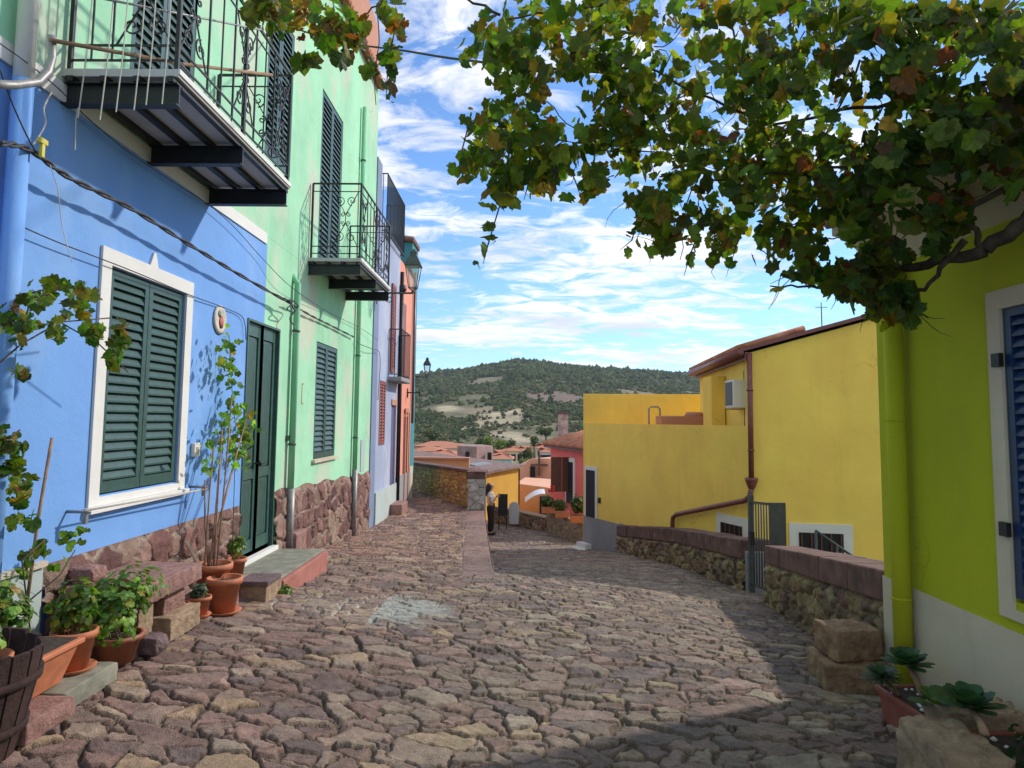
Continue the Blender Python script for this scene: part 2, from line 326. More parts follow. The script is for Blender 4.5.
def cobbles():
    ny = 1020; nx = 640
    yy = np.geomspace(2.0, 29.5, ny); s = np.linspace(0, 1, nx)
    xl = interp(yy, XLF)[:,None]; xr = (interp(yy, XR)+.12)[:,None]
    X = xl+(xr-xl)*s[None,:]; Y = np.repeat(yy[:,None], nx, 1)
    xe = interp(Y, XE)
    # snap the nearest column to the kerb so the drop is a clean face
    base = gh(X, Y)
    wx = X+(.12*(fbm(X*2.3, Y*2.3, 3)-.5)); wy = Y+(.12*(fbm(X*2.3, Y*2.3, 9)-.5))
    wx = wx+.05*(fbm(X*11, Y*11, 31)-.5)+.02*(fbm(X*40, Y*40, 33, 2)-.5); wy = wy+.05*(fbm(X*11, Y*11, 37)-.5)+.02*(fbm(X*40, Y*40, 39, 2)-.5)
    u = wx/.165+.25*np.sin(wy*2.1); v = wy/.115
    a, b, bd, ox, oy = voro(u, v, 21, .92)
    # merge some stones into larger ones: second scale where the hash says so
    a2, b2, bd2, ox2, oy2 = voro(wx/.28+7, wy/.18+3, 77, .95)
    big = (_h(a2, b2, 19) > .62)
    a = np.where(big, a2+999, a); b = np.where(big, b2, b); bd = np.where(big, np.maximum(bd2*1.4, 0), bd); ox = np.where(big, ox2, ox); oy = np.where(big, oy2, oy)
    # dressed slabs along the edge of the raised path
    sl = (X > xe-.37) & (X < xe) & (Y > 7.9) & (Y < 15.45)
    q = (Y+.05*np.sin(Y*3))/.52; qi = np.floor(q); qf = q-qi
    sbd = np.minimum(np.minimum(qf, 1-qf)*3.2, (X-(xe-.37))*22)
    a = np.where(sl, qi+5000, a); b = np.where(sl, 1, b); bd = np.where(sl, sbd, bd)
    hsh = _h(a, b, 3); hs2 = _h(a, b, 8); hs3 = _h(a, b, 12)
    gap = .02+.085*fbm(X*3, Y*3, 71, 3)
    e = sstep(gap*.45, gap+.045, bd+.11*(fbm(X*26, Y*26, 5, 4)-.5))
    tilt = ((hs2-.5)*ox+(hs3-.5)*oy)*.026
    relief = e*(.018+.018*hsh)+tilt*e+.022*(fbm(X*11, Y*11, 41, 5)-.5)*(.4+.6*e)+.010*(fbm(X*34, Y*34, 43, 3)-.5)
    relief = np.where(sl, e*.020+.022*(fbm(X*9, Y*9, 41, 5)-.5)+.008*(fbm(X*34,Y*34,43,3)-.5), relief)
    wave = .05*(fbm(X*.7, Y*.7, 91, 3)-.5)
    kf = sstep(.0, .06, np.abs(X-xe))+(Y < 8)*1.0
    Z = base+relief+wave*np.clip(kf, 0, 1)-.02
    i = (hsh*len(PAL)*.9999).astype(int); c = PAL[i]*(.82+.36*hs2[...,None])
    c = np.where(sl[...,None], np.array([.27,.19,.17])*(.8+.4*_h(qi,qi*0+3,4))[...,None], c)
    fx = np.array([.95,.93,.92])
    # left part of the street is redder, far path pinker
    red = (sstep(.2,-1.5,X)*.5+sstep(7,10,Y)*(X < xe)*.5)[...,None]; c = c*(1-red)+c*np.array([1.14,.93,.90])*red
    c = c*(.55+.85*fbm(X*9, Y*9, 61, 6)[...,None])
    lich = sstep(.62,.75, fbm(X*6, Y*6, 63, 5))[...,None]*.35; c = c*(1-lich)+np.array([.36,.31,.23])*lich
    mort = np.array([.20,.15,.11])*(.6+.9*fbm(X*7, Y*7, 65, 5)[...,None]); mort = np.where((fbm(X*1.1,Y*1.1,81,3) > .5)[...,None], mort*1.25, mort*.7)
    c = c*.86; c = c*e[...,None]+mort*.78*(1-e[...,None])
    # sandy dirt trodden over some areas on the right
    dirt = sstep(.47,.70, fbm(X*1.6+3, Y*1.6, 67, 6))*sstep(-1.6,1.0,X)*.6; c = c*(1-dirt[...,None])+np.array([.27,.205,.15])*dirt[...,None]
    # old whitewash spilled by the doorstep
    ww = sstep(.30,.12, np.hypot((X+1.35)/1.15, (Y-6.0)/.85)*.32+.26*(fbm(X*4,Y*4,87,5)-.42))*.8
    ww = ww*np.where(X > -1.15, 1., np.clip((1-e)*1.7+.12, 0, 1)); wt = np.where((X > -1.15)[...,None], np.array([.42,.44,.39]), np.array([.60,.52,.43])); c = c*(1-ww[...,None])+wt*ww[...,None]
    V = np.stack([X, Y, Z], -1).reshape(-1,3)
    me = fast_mesh('cobbled_street', V, grid_faces(nx, ny), True, c.reshape(-1,3))
    tag(link('street', me, COBB), None, None, None, 'structure')
cobbles()

# ------------------------------------------------------------------ frames on facades
class Fr:
    def __init__(s, O, U, N):
        s.O = Vector(O); s.U = Vector(U).normalized(); s.N = Vector(N).normalized()
    def p(s, u, v, n=0): return s.O+s.U*u+Vector((0,0,v))+s.N*n
def fbox(mb, fr, u0, u1, v0, v1, n0, n1):
    return mb.hexa([fr.p(u0,v0,n0),fr.p(u1,v0,n0),fr.p(u1,v0,n1),fr.p(u0,v0,n1),fr.p(u0,v1,n0),fr.p(u1,v1,n0),fr.p(u1,v1,n1),fr.p(u0,v1,n1)])
def wallmesh(mb, fr, u0, u1, v0, v1, holes, dep=.13, back=5):
    us = sorted({u0,u1,*[h[0] for h in holes],*[h[1] for h in holes]}); vs_ = sorted({v0,v1,*[h[2] for h in holes],*[h[3] for h in holes]})
    for a, b in zip(us, us[1:]):
        for c, d in zip(vs_, vs_[1:]):
            if any(h[0]-1e-6 <= a and b <= h[1]+1e-6 and h[2]-1e-6 <= c and d <= h[3]+1e-6 for h in holes): continue
            mb.add([fr.p(a,c),fr.p(b,c),fr.p(b,d),fr.p(a,d)], [(0,1,2,3)])
    for (a,b,c,d) in [(u0,u1,v0,v1)]+[h[:4] for h in holes]:
        q = [fr.p(a,c),fr.p(b,c),fr.p(b,d),fr.p(a,d)]; k = [fr.p(a,c,-dep),fr.p(b,c,-dep),fr.p(b,d,-dep),fr.p(a,d,-dep)]
        mb.add(q+k, [(0,1,5,4),(1,2,6,5),(2,3,7,6),(3,0,4,7)])
    fbox(mb, fr, u0, u1, v0, v1, -dep, -back)
def leaf_panel(mb, fr, u0, u1, v0, v1, n0, th=.035, rail=.055, ns=20, mid=True, fw=.05):
    """a louvred shutter leaf: stiles, rails and tilted slats"""
    fbox(mb, fr, u0, u0+fw, v0, v1, n0, n0+th); fbox(mb, fr, u1-fw, u1, v0, v1, n0, n0+th)
    fbox(mb, fr, u0+fw, u1-fw, v1-rail, v1, n0, n0+th); fbox(mb, fr, u0+fw, u1-fw, v0, v0+rail*1.3, n0, n0+th)
    h = (v1-v0-rail*2.3)/ns
    for k in range(ns):
        z = v0+rail*1.3+h*k
        a = [fr.p(u0+fw, z+h*.92, n0+.004), fr.p(u1-fw, z+h*.92, n0+.004), fr.p(u1-fw, z+h*.12, n0+th-.003), fr.p(u0+fw, z+h*.12, n0+th-.003)]
        b = [q+Vector((0,0,.012)) for q in a]; mb.hexa(a+b)
    fbox(mb, fr, u0+fw, u1-fw, v0+rail, v1-rail, n0-.006, n0-.001)
def shutters(fr, par, u0, u1, v0, v1, n0, m, ns=20, knob=False):
    um = (u0+u1)/2
    for (a, b) in ((u0, um-.004), (um+.004, u1)):
        mb = MB(); leaf_panel(mb, fr, a, b, v0, v1, n0, ns=ns); mb.build('shutter', m, par, bevel=0)
def surround(fr, par, u0, u1, v0, v1, w_, m, n0=.001, n1=.018, sides='tlrb', name='window_surround'):
    mb = MB()
    if 'l' in sides: fbox(mb, fr, u0, u0+w_, v0, v1, n0, n1)
    if 'r' in sides: fbox(mb, fr, u1-w_, u1, v0, v1, n0, n1)
    if 't' in sides: fbox(mb, fr, u0+w_, u1-w_, v1-w_, v1, n0, n1)
    if 'b' in sides: fbox(mb, fr, u0+w_, u1-w_, v0, v0+w_*.5, n0, n1)
    return mb.build(name, m, par)
def stone_sheet(name, ptf, u0, u1, v0f, v1f, par, cell=(.3,.26), pal=None, mortar=(.45,.36,.29), gap=.10, relief=.035, res=.014, seed=1, nmin=.01, m=None, noisev=.5, wash=None):
    """rubble masonry: relief surface over (u, v) with a cell per stone. ptf(u,v,n)->(x,y,z) arrays"""
    nu = max(8, int((u1-u0)/res)); U = np.linspace(u0, u1, nu)
    T = np.linspace(0, 1, max(6, int(max(abs(v1f(u1)-v0f(u1)), abs(v1f(u0)-v0f(u0)))/res)))
    UU = np.repeat(U[None,:], len(T), 0); V0 = np.array([v0f(u) for u in U]); V1 = np.array([v1f(u) for u in U])
    VV = V0[None,:]+(V1-V0)[None,:]*T[:,None]
    wu = UU+.05*(fbm(UU*3, VV*3, seed)-.5); wv = VV+.05*(fbm(UU*3, VV*3, seed+4)-.5)
    wu = wu+.045*(fbm(UU*16, VV*16, seed+9)-.5); wv = wv+.045*(fbm(UU*16, VV*16, seed+13)-.5)
    a, b, bd, ox, oy = voro(wu/cell[0], wv/cell[1], seed, .9)
    e = sstep(gap*.45, gap*1.2, bd+.08*(fbm(UU*24,VV*24,seed+21,4)-.5)); h1 = _h(a,b,seed+2); h2 = _h(a,b,seed+3)
    N = nmin+e*(relief*(.45+.55*h1))+relief*noisev*1.5*(fbm(UU*14,VV*14,seed+31,6)-.5)
    edge = np.minimum(np.minimum(T, 1-T)[:,None]*12, 1); N = np.maximum(N, .004)*np.clip(edge, .15, 1)
    pal = np.array(pal); c = pal[(h2*len(pal)*.999).astype(int)]*(.8+.4*h1[...,None])*(.72+.56*fbm(UU*9,VV*9,seed+41,5)[...,None])
    mo = np.array(mortar)*(.75+.5*fbm(UU*8,VV*8,seed+51,4)[...,None]); c = c*e[...,None]+mo*(1-e[...,None])
    if wash is not None:
        k = sstep(.45,.62,fbm(UU*2.6,VV*2.6,seed+61,5))[...,None]*wash[1]; c = c*(1-k)+np.array(wash[0])*k
    x, y, z = ptf(UU, VV, N); P = np.stack([x,y,z],-1).reshape(-1,3)
    me = fast_mesh(name, P, grid_faces(nu, len(T)), True, c.reshape(-1,3))
    return link(name, me, m or STONE, par)
REDS = [[.21,.10,.085],[.27,.14,.12],[.17,.085,.075],[.33,.20,.16],[.24,.13,.105],[.36,.24,.18]]
LX = -2.64
FL = Fr((LX,0,0), (0,1,0), (1,0,0))
ptL = lambda u, v, n: (LX+n, u, v)
def knobball(mb, p, r=.025): mb.lathe([(.3*r,-r),(.9*r,-.5*r),(r,0),(.9*r,.5*r),(.3*r,r)], p, 10)

# ------------------------------------------------------------------ blue house
bh = thing('blue_house', 'blue plastered ground-floor house with a white-framed window behind dark green louvred shutters', 'house', (LX,4.5,-1.4))
DU0, DU1, DV0, DV1 = 6.70, 7.60, -1.36, .96          # front door
WU0, WU1, WV0, WV1 = 4.42, 5.42, -.50, .96             # window opening
mb = MB(); wallmesh(mb, FL, -1.5, 7.14, -1.9, 1.88, [(WU0,WU1,WV0,WV1),(DU0,7.14,DV0,DV1)], .13, 5); mb.build('wall', BLUE, bh)
wf = surround(FL, bh, 4.30, 5.53, -.56, 1.07, .105, WHITE)
mb = MB(); mb.prism([(4.86,1.06),(4.98,1.06),(4.935,1.17),(4.91,1.17)], 0, .016)
mb.v = [(LX+.001+v[2], v[0], v[1]) for v in mb.v]; mb.build('plaster_finial', WHITE, bh)
shutters(FL, bh, WU0+.01, WU1-.01, WV0+.01, WV1-.01, -.045, SHUT, 21)
mb = MB(); fbox(mb, FL, 4.28, 5.56, -.60, -.562, -.05, .05); mb.build('window_sill', WHITE, bh, .004)
# door: two leaves with moulded panels
for i, (a, b) in enumerate(((DU0+.02, 7.145), (7.155, DU1-.02))):
    mb = MB(); n0 = -.085
    fbox(mb, FL, a, b, DV0+.03, DV1-.02, n0, n0+.03)
    for (c, d) in ((DV0+.16, -.62), (-.50, .80)):
        fbox(mb, FL, a+.075, b-.075, c, d, n0+.031, n0+.04)
        for g in range(5):
            uu = a+.10+(b-a-.20)*(g+.5)/5; fbox(mb, FL, uu-.026, uu+.026, c+.03, d-.03, n0+.041, n0+.05)
    for (c, d) in ((DV0+.03, DV0+.15), (-.61,-.51), (.81, DV1-.02)): fbox(mb, FL, a+.066, b-.066, c, d, n0+.030, n0+.056)
    fbox(mb, FL, a, a+.065, DV0+.03, DV1-.02, n0+.03, n0+.058); fbox(mb, FL, b-.065, b, DV0+.03, DV1-.02, n0+.03, n0+.058)
    dr = mb.build('door', DOORG, bh)
    if i == 0:
        k = MB(); k.tube([FL.p(7.10,-.46,n0+.055), FL.p(7.10,-.46,n0+.10)], .009, 8); knobball(k, FL.p(7.10,-.46,n0+.115), .026); k.build('door_knob', IRON, dr)
mb = MB()
fbox(mb, FL, DU0-.005, DU0+.018, DV0, DV1+.004, -.125, .012); fbox(mb, FL, DU1-.018, DU1+.006, DV0, DV1+.004, -.125, .012); fbox(mb, FL, DU0+.019, DU1-.019, DV1-.018, DV1+.004, -.125, .012)
mb.build('door_frame', DOORG, bh)
mb = MB(); fbox(mb, FL, DU0-.03, DU1+.03, DV0-.045, DV0, -.12, .07); mb.build('threshold', WHITE, bh, .004)
mb = MB(); fbox(mb, FL, DU0-.03, DU1+.03, -1.9, DV0-.046, -.1, .05); mb.build('threshold_riser', TRACHF, bh)
stone_sheet('stone_base', ptL, 3.93, DU0-.03, lambda u: -1.75, lambda u: -.83-.0*u, bh, (.23,.21), REDS, (.40,.31,.25), .085, .04, .009, 5)
mb = MB(); fbox(mb, FL, -1.5, 3.92, -1.9, -.83, .001, .02); mb.build('painted_base', GREYP, bh)
mb = MB(); fbox(mb, FL, -1.5, 3.92, -.829, -.80, .001, .045); mb.build('base_moulding', CREAMW, bh)
mb = MB(); _q = onX(6,330,LX+.07).y; mb.tube([(LX+.07,_q,-1.4),(LX+.07,_q,1.72)], .05, 14); pp = mb.build('downspout', BLUE, bh)
mb = MB(); mb.tube([(LX+.07,_q,1.723),(LX+.07,_q,5.2)], .048, 14); mb.build('downspout', WHITE, bh)

# ------------------------------------------------------------------ green house (upper floor runs over the blue one)
gh_ = thing('green_house', 'mint green house with peeling plaster, tall dark green shutters and two iron balconies', 'house', (LX,9.5,-1.8))
mb = MB(); wallmesh(mb, FL, 7.142, 12.42, -2.3, 1.88, [(9.02,10.06,-.53,1.0),(7.142,DU1,DV0,DV1)], .13, 5)
wallmesh(mb, FL, -1.5, 12.42, 1.882, 6.03, [(8.92,10.0,2.02,4.36),(4.50,5.40,2.02,4.2),(6.95,7.75,2.72,4.4)], .13, 5)
mb.build('wall', GREEN, gh_)
mb = MB(); fbox(mb, FL, -1.5, 7.1, 1.79, 1.90, .002, .014); mb.build('white_band', WHITE, gh_)
shutters(FL, gh_, 9.03, 10.05, -.52, .99, -.04, SHUT, 20)
shutters(FL, gh_, 8.94, 9.98, 2.04, 4.34, -.04, SHUT, 30)
shutters(FL, gh_, 4.51, 5.39, 2.04, 4.19, -.04, SHUT, 28)
shutters(FL, gh_, 6.96, 7.74, 2.73, 4.39, -.04, SHUT, 22)
mb = MB(); fbox(mb, FL, 8.96, 10.12, -.575, -.532, -.05, .045); mb.build('window_sill', CREAMW, gh_, .004)
stone_sheet('stone_base', ptL, DU1+.03, 12.40, lambda u: -2.15, lambda u: -.80-.03*max(0,u-8)-.02*math.sin(u*7), gh_, (.23,.22), REDS, (.40,.31,.25), .085, .04, .011, 15)
mb = MB(); fbox(mb, FL, 11.72, 12.0, -.88, -.35, .001, .012); mb.build('meter_door', GREYP, gh_)
mb = MB(); fbox(mb, FL, -1.5, 12.42, 6.032, 7.2, -3, -.02); mb.build('attic_wall', TERR, gh_)
mb = MB()
for k in range(110):
    y = -.9+k*.121; mb.tube([(LX-.1,y,6.10),(LX+.13,y,6.02)], .06, 8)
mb.build('roof_tiles', TILE, gh_)
for (y, zt) in ((onX(293,420,LX+.055).y,1.55),(onX(356,420,LX+.055).y,5.1)):
    mb = MB(); r = .037
    mb.tube([(LX+.055,y,-.80),(LX+.055,y,zt)]+([(LX-.02,y,zt+.1)] if zt < 2 else []), r, 14); mb.build('downspout', GREENPIPE, gh_)
    mb = MB(); mb.tube([(LX+.06,y,G(LX,y)-.02),(LX+.06,y,-.801)], r+.008, 14); mb.build('downspout_shoe', METAL, gh_)
    for z in (-.3,1.0,2.6,4.2):
        mb = MB()
        if z >= zt: continue
        mb.tube([(LX+.055,y,z-.012),(LX+.055,y,z+.012)], r+.008, 14); mb.build('pipe_clamp', IRONG, gh_)
mb = MB(); fbox(mb, FL, 8.02, 8.42, -1.95, -1.30, .03, .14); mb.build('pipe_plinth', TRACH, gh_, .03)
def spiral(mb, c, U, V, r0, turns, s0, sgn, r=.006, n=18):
    pts = []
    for k in range(n+1):
        t = k/n; a = s0+sgn*turns*2*math.pi*t; q = r0*(1-.82*t)
        pts.append(Vector(c)+U*(q*math.cos(a))+V*(q*math.sin(a)))
    mb.tube(pts, r, 4, cap=False)
def scroll_panel(mb, A, B, z0, z1):
    """curled wrought-iron lyre between two points"""
    A = Vector(A); B = Vector(B); U = (B-A).normalized(); V = Vector((0,0,1)); w_ = (B-A).length; c = (A+B)/2; h = z1-z0
    Z = lambda z: Vector((0,0,z0+h*z))
    c0 = Vector((c.x,c.y,0)); a0 = Vector((A.x,A.y,0)); b0 = Vector((B.x,B.y,0))
    mb.tube([a0+Z(.0), c0+Z(.42), c0+Z(.58), b0+Z(1)], .006, 4, cap=False)
    mb.tube([b0+Z(.0), c0+Z(.42), c0+Z(.58), a0+Z(1)], .006, 4, cap=False)
    for (zz_, s) in ((.17,1),(.83,-1)):
        for sg in (-1,1):
            spiral(mb, c0+Z(zz_)+U*(sg*w_*.24), U, V, w_*.20, 1.4, math.pi/2*s+math.pi*0, sg*s)
    for (zz_, s) in ((.42,1),(.58,-1)):
        for sg in (-1,1): spiral(mb, c0+Z(zz_)+U*(sg*w_*.13), U, V, w_*.10, 1.2, -math.pi/2*s, -sg*s)
def balcony(par, y0, y1, x1, zt, nb, hr=.95, diag=True):
    """cantilevered steel and slab balcony on the left facade"""
    x0 = LX; sb = MB(); sb.box((x0,y0,zt-.045), (x1,y1,zt)); slab = sb.build('balcony', SOFFIT, par)
    for k in range(nb):
        mb = MB(); y = y0+.03+(y1-y0-.10)*k/(nb-1); mb.box((x0-.02,y,zt-.20), (x1-.005,y+.012,zt-.085)); mb.box((x0-.02,y-.03,zt-.085), (x1-.005,y+.04,zt-.078)); mb.box((x0-.02,y-.03,zt-.207), (x1-.005,y+.04,zt-.20)); mb.build('support_beam', IRON, slab)
    for k in range(4):
        mb = MB(); x = x0+.05+(x1-x0-.09)*k/3; mb.box((x-.02,y0-.012,zt-.078), (x+.02,y1+.012,zt-.046)); mb.build('joist', IRON, slab)
    mb = MB(); mb.box((x1,y0,zt-.03), (x1+.010,y1,zt+.002)); mb.build('slab_edging', WHITE, slab)
    rl = MB(); zr = zt+hr; xi = x1-.02; t = .011
    cs = [(x0+.03,y0+.02),(xi,y0+.02),(xi,y1-.02),(x0+.03,y1-.02)]
    for (a, b) in zip(cs, cs[1:]):
        for z in (zr, zt+.06, zt+.15): rl.tube([(a[0],a[1],z),(b[0],b[1],z)], .013 if z == zr else .008, 4)
        rl.tube([(a[0],a[1],zr-.10),(b[0],b[1],zr-.10)], .007, 4)
    for (x, y) in cs+[(xi,(y0+y1)/2)]: rl.tube([(x,y,zt-.03),(x,y,zr)], .016, 4)
    def bars(a, b, n):
        for k in range(n+1):
            x = a[0]+(b[0]-a[0])*k/n; y = a[1]+(b[1]-a[1])*k/n; rl.tube([(x,y,zt+.06),(x,y,zr)], .0065, 4, cap=False)
    # short sides: bars and one scroll; front: alternating scroll panels
    for yy_ in (y0+.02, y1-.02):
        bars((x0+.03,yy_), (x0+.27,yy_), 2); scroll_panel(rl, (x0+.29,yy_,0), (x1-.05,yy_,0), zt+.15, zr-.10)
    n = 5; seg = (y1-y0-.04)/n
    for k in range(n):
        a = y0+.02+seg*k
        rl.tube([(xi,a,zt+.06),(xi,a,zr)], .008, 4)
        if k % 2 == 0: scroll_panel(rl, (xi,a+.02,0), (xi,a+seg-.02,0), zt+.15, zr-.10)
        else: bars((xi,a), (xi,a+seg), 2)
    rl.build('railing', IRON, slab, recalc=False)
    return slab
balcony(gh_, 3.84, 5.80, -1.97, 1.985, 3)
balcony(gh_, 8.53, 10.50, -1.985, 1.985, 3)

# ------------------------------------------------------------------ lavender house
lv = thing('lavender_house', 'pale lavender house with red-brown slatted shutters between the green and the salmon house', 'house', (LX,13.7,-2))
FV = Fr((LX+.02,0,0), (0,1,0), (1,0,0))
mb = MB(); wallmesh(mb, FV, 12.84, 15.0, -2.3, 3.75, [(13.1,13.7,-.50,.72),(14.35,14.9,-1.72,.28)], .12, 5)
mb.build('wall', LAV, lv)
mb = MB(); fbox(mb, FV, 12.43, 12.84, -2.3, 4.78, -4, .0); mb.build('corner_pier', LAVD, lv)
mb = MB(); fbox(mb, FV, 12.86, 14.99, -2.3, -1.35, .001, .03); mb.build('painted_base', GREYP, lv)
shutters(FV, lv, 13.12, 13.68, -.49, .71, -.03, REDSH, 18)
shutters(FV, lv, 14.02, 14.40, .95, 2.75, .005, REDSH, 24)
mb = MB(); fbox(mb, FV, 14.37, 14.88, -1.70, .27, -.08, -.04); mb.build('door', paint('lilac_door_paint',(.14,.12,.22)), lv)
mb = MB(); fbox(mb, FV, 14.32, 14.93, .285, .40, .001, .02); mb.build('door_lintel', TERR, lv)
mb = MB(); fbox(mb, FV, 14.25, 14.98, -1.97, -1.72, .03, .28); mb.build('door_step', TRACH, lv, .02)
def plain_rail(par, x0, x1, y0, y1, zt, h, m, step=.11, name='railing', ends=True):
    rl = MB(); cs = [(x0,y0),(x1,y0),(x1,y1),(x0,y1)]
    for (a, b) in zip(cs, cs[1:]):
        for z in (zt+h, zt+.05): rl.tube([(a[0],a[1],z),(b[0],b[1],z)], .013, 4)
        L_ = math.hypot(b[0]-a[0], b[1]-a[1]); n = max(1, int(L_/step))
        for k in range(n+1): rl.tube([(a[0]+(b[0]-a[0])*k/n, a[1]+(b[1]-a[1])*k/n, zt), (a[0]+(b[0]-a[0])*k/n, a[1]+(b[1]-a[1])*k/n, zt+h)], .008, 4)
    return rl.build(name, m, par, recalc=False)
plain_rail(lv, LX-.3, LX+.10, 12.95, 14.95, 3.5, 1.15, IRON, .075)
sb = MB(); sb.box((LX,13.85,.75), (LX+.30,14.98,.84)); s_ = sb.build('balcony', GREYPL, lv, .02); plain_rail(s_, LX+.03, LX+.28, 13.87, 14.96, .84, .95, IRON, .12)

# ------------------------------------------------------------------ salmon house, teal house
sm = thing('salmon_house', 'salmon pink house with a dark doorway and a wall bracket, right of the lavender one', 'house', (LX,16,-2))
mb = MB(); wallmesh(mb, FL, 15.02, 17.05, -2.3, 3.5, [(16.15,16.6,-1.85,.05),(15.30,15.65,-.1,.9)], .12, 5); mb.build('wall', SALMON, sm)
mb = MB(); fbox(mb, FL, 15.03, 17.04, -2.3, -1.25, .001, .03); mb.build('painted_base', GREYPL, sm)
mb = MB(); fbox(mb, FL, 16.16, 16.59, -1.85, .04, -.09, -.05); mb.build('door', DARK, sm)
surround(FL, sm, 16.05, 16.70, -1.9, .25, .10, TERR, .031, .05, 'tlr', 'door_surround')
shutters(FL, sm, 15.31, 15.64, -.09, .89, -.03, IRONG, 16)
mb = MB(); fbox(mb, FL, 15.5, 15.9, .95, 2.6, .0, .03); mb.build('shutter', REDSH, sm)
mb = MB(); mb.tube([(LX+.06,15.06,-1.9),(LX+.06,15.06,3.2)], .045, 10); mb.lathe([(.04,0),(.10,.10),(.10,.2)], (LX+.06,15.06,2.7), 10); mb.build('downspout', IRON, sm)
mb = MB(); mb.tube([(LX+.05,17.0,-.1),(LX+.05,17.0,3.6)], .03, 8); mb.tube([(LX+.03,15.9,3.55),(LX+.03,17.05,3.48)], .035, 8); mb.build('gutter_pipe', COPPER, sm)
mb = MB(); mb.tube([(LX,16.4,.62),(LX+.30,16.4,.62)], .015, 6); mb.tube([(LX+.30,16.4,.55),(LX+.30,16.4,.72)], .015, 6); mb.tube([(LX+.02,16.4,.50),(LX+.02,16.4,.72)], .015, 6); mb.build('wall_bracket', IRON, sm)
tl = thing('teal_house', 'narrow teal house with a small tiled roof rising behind the salmon house', 'house', (-3,19,-2))
mb = MB(); mb.box((-7,17.07,-2.3), (LX+.0,17.5,-.28)); mb.box((-7,17.52,-2.3), (-2.76,18.5,4.50)); mb.build('wall', TEAL, tl)
mb = MB()
for k in range(8): mb.tube([(-4.8,17.45+k*.145,4.85),(-2.72,17.45+k*.145,4.55)], .075, 7)
mb.build('roof', TILED, tl)
mb = MB(); mb.box((LX+.001,17.06,-2.3), (LX+.015,17.49,-1.15)); mb.build('painted_base', CREAMW, tl)

# ------------------------------------------------------------------ lanterns
def lantern(label, base, arm_from, s):
    t = thing('street_lamp', label, 'street lamp', arm_from, 'old iron lanterns on the left-hand houses')
    x, y, z = base
    mb = MB(); mb.tube([arm_from, (x,y,z)], .018, 8)
    a = Vector(arm_from); d = Vector(base)-a
    spiral(mb, a+d*.35+Vector((0,0,-.11)), Vector((1,0,0)), Vector((0,0,1)), .09, 1.3, math.pi/2, 1, .010)
    mb.box((a.x-.02,a.y-.03,a.z-.2), (a.x+.012,a.y+.03,a.z+.15)); mb.build('bracket', IRONG, t)
    mb = MB(); mb.tube([(x,y,z),(x,y,z+.06*s)], .03, 8); hb, wb, wt = .10*s, .075*s, .135*s; zt = z+.52*s
    for sx in (-1,1):
        for sy in (-1,1): mb.tube([(x+sx*wb,y+sy*wb,z+hb),(x+sx*wt,y+sy*wt,zt)], .010, 4); mb.tube([(x,y,z+.04*s),(x+sx*wb,y+sy*wb,z+hb)], .008, 4)
    for (w_, zz_) in ((wb,z+hb),(wt,zt)):
        c = [(x-w_,y-w_,zz_),(x+w_,y-w_,zz_),(x+w_,y+w_,zz_),(x-w_,y+w_,zz_),(x-w_,y-w_,zz_)]
        for p, q in zip(c, c[1:]): mb.tube([p,q], .011, 4)
    mb.build('lantern_frame', IRONG, t, recalc=False)
    mb = MB(); q = .97; b4 = [(x+a_*wb*q,y+b_*wb*q,z+hb) for a_,b_ in ((-1,-1),(1,-1),(1,1),(-1,1))]; t4 = [(x+a_*wt*q,y+b_*wt*q,zt) for a_,b_ in ((-1,-1),(1,-1),(1,1),(-1,1))]
    mb.add(b4+t4, [(0,1,5,4),(1,2,6,5),(2,3,7,6),(3,0,4,7)]); mb.build('glass', glass('lantern_glass', (.75,.80,.82), .05, .22), t)
    mb = MB(); w2 = wt*1.2
    mb.lathe([(w2*1.35,0),(w2*1.35,.02*s),(w2*.95,.13*s),(w2*.55,.2*s),(.5*w2,.25*s),(.6*w2,.27*s),(.35*w2,.30*s),(.1*w2,.34*s)], (0,0,0), 4, False)
    mb.v = [((v[0]-v[1])*.7071+x, (v[0]+v[1])*.7071+y, v[2]+zt) for v in mb.v]; mb.build('lantern_roof', IRONG, t)
lantern('large green-black iron lantern on a wall arm above the second street balcony', (-1.96,12.6,2.29), (-2.62,12.6,2.29), .95)
lantern('small distant iron lantern with a conical roof seen against the sky above the hill', tuple(onY(427,377,18.7)), (-2.80,18.45,onY(427,377,18.7).z), .62)

# ------------------------------------------------------------------ low wall at the end of the raised path
YELST = [[.58,.36,.14],[.66,.42,.14],[.45,.29,.15],[.72,.48,.2],[.5,.35,.2]]
fw = thing('low_stone_wall', 'low lichen-yellow stone wall closing the raised path, with a pale pillar at its end', 'wall', (-1,16,-2))
A, B = Vector((-3.75,21.3,0)), Vector((-1.00,15.75,0)); fr = Fr(A, B-A, (B-A).cross(Vector((0,0,1))))
Lw = (B-A).length
if fr.N.y > 0: fr.N = -fr.N
def frp(fr): return lambda u, v, n: (fr.O.x+fr.U.x*u+fr.N.x*n, fr.O.y+fr.U.y*u+fr.N.y*n, v)
mb = MB(); fbox(mb, fr, 0, Lw, -5, -1.30, -.3, .0); mb.build('wall_core', GREYPL, fw)
stone_sheet('stone_face', frp(fr), 0, Lw, lambda u: -2.05, lambda u: -1.27+.10*u/Lw, fw, (.17,.09), YELST, (.36,.22,.10), .12, .03, .02, 33)
mb = MB(); mb.hexa([fr.p(0,-1.30,-.34),fr.p(Lw,-1.20,-.34),fr.p(Lw,-1.20,.06),fr.p(0,-1.30,.06),fr.p(0,-1.22,-.34),fr.p(Lw,-1.12,-.34),fr.p(Lw,-1.12,.06),fr.p(0,-1.22,.06)]); mb.build('coping', CAPST, fw, .015)
pf = Fr((-1.10,15.40,0), (1,0,0), (0,-1,0))
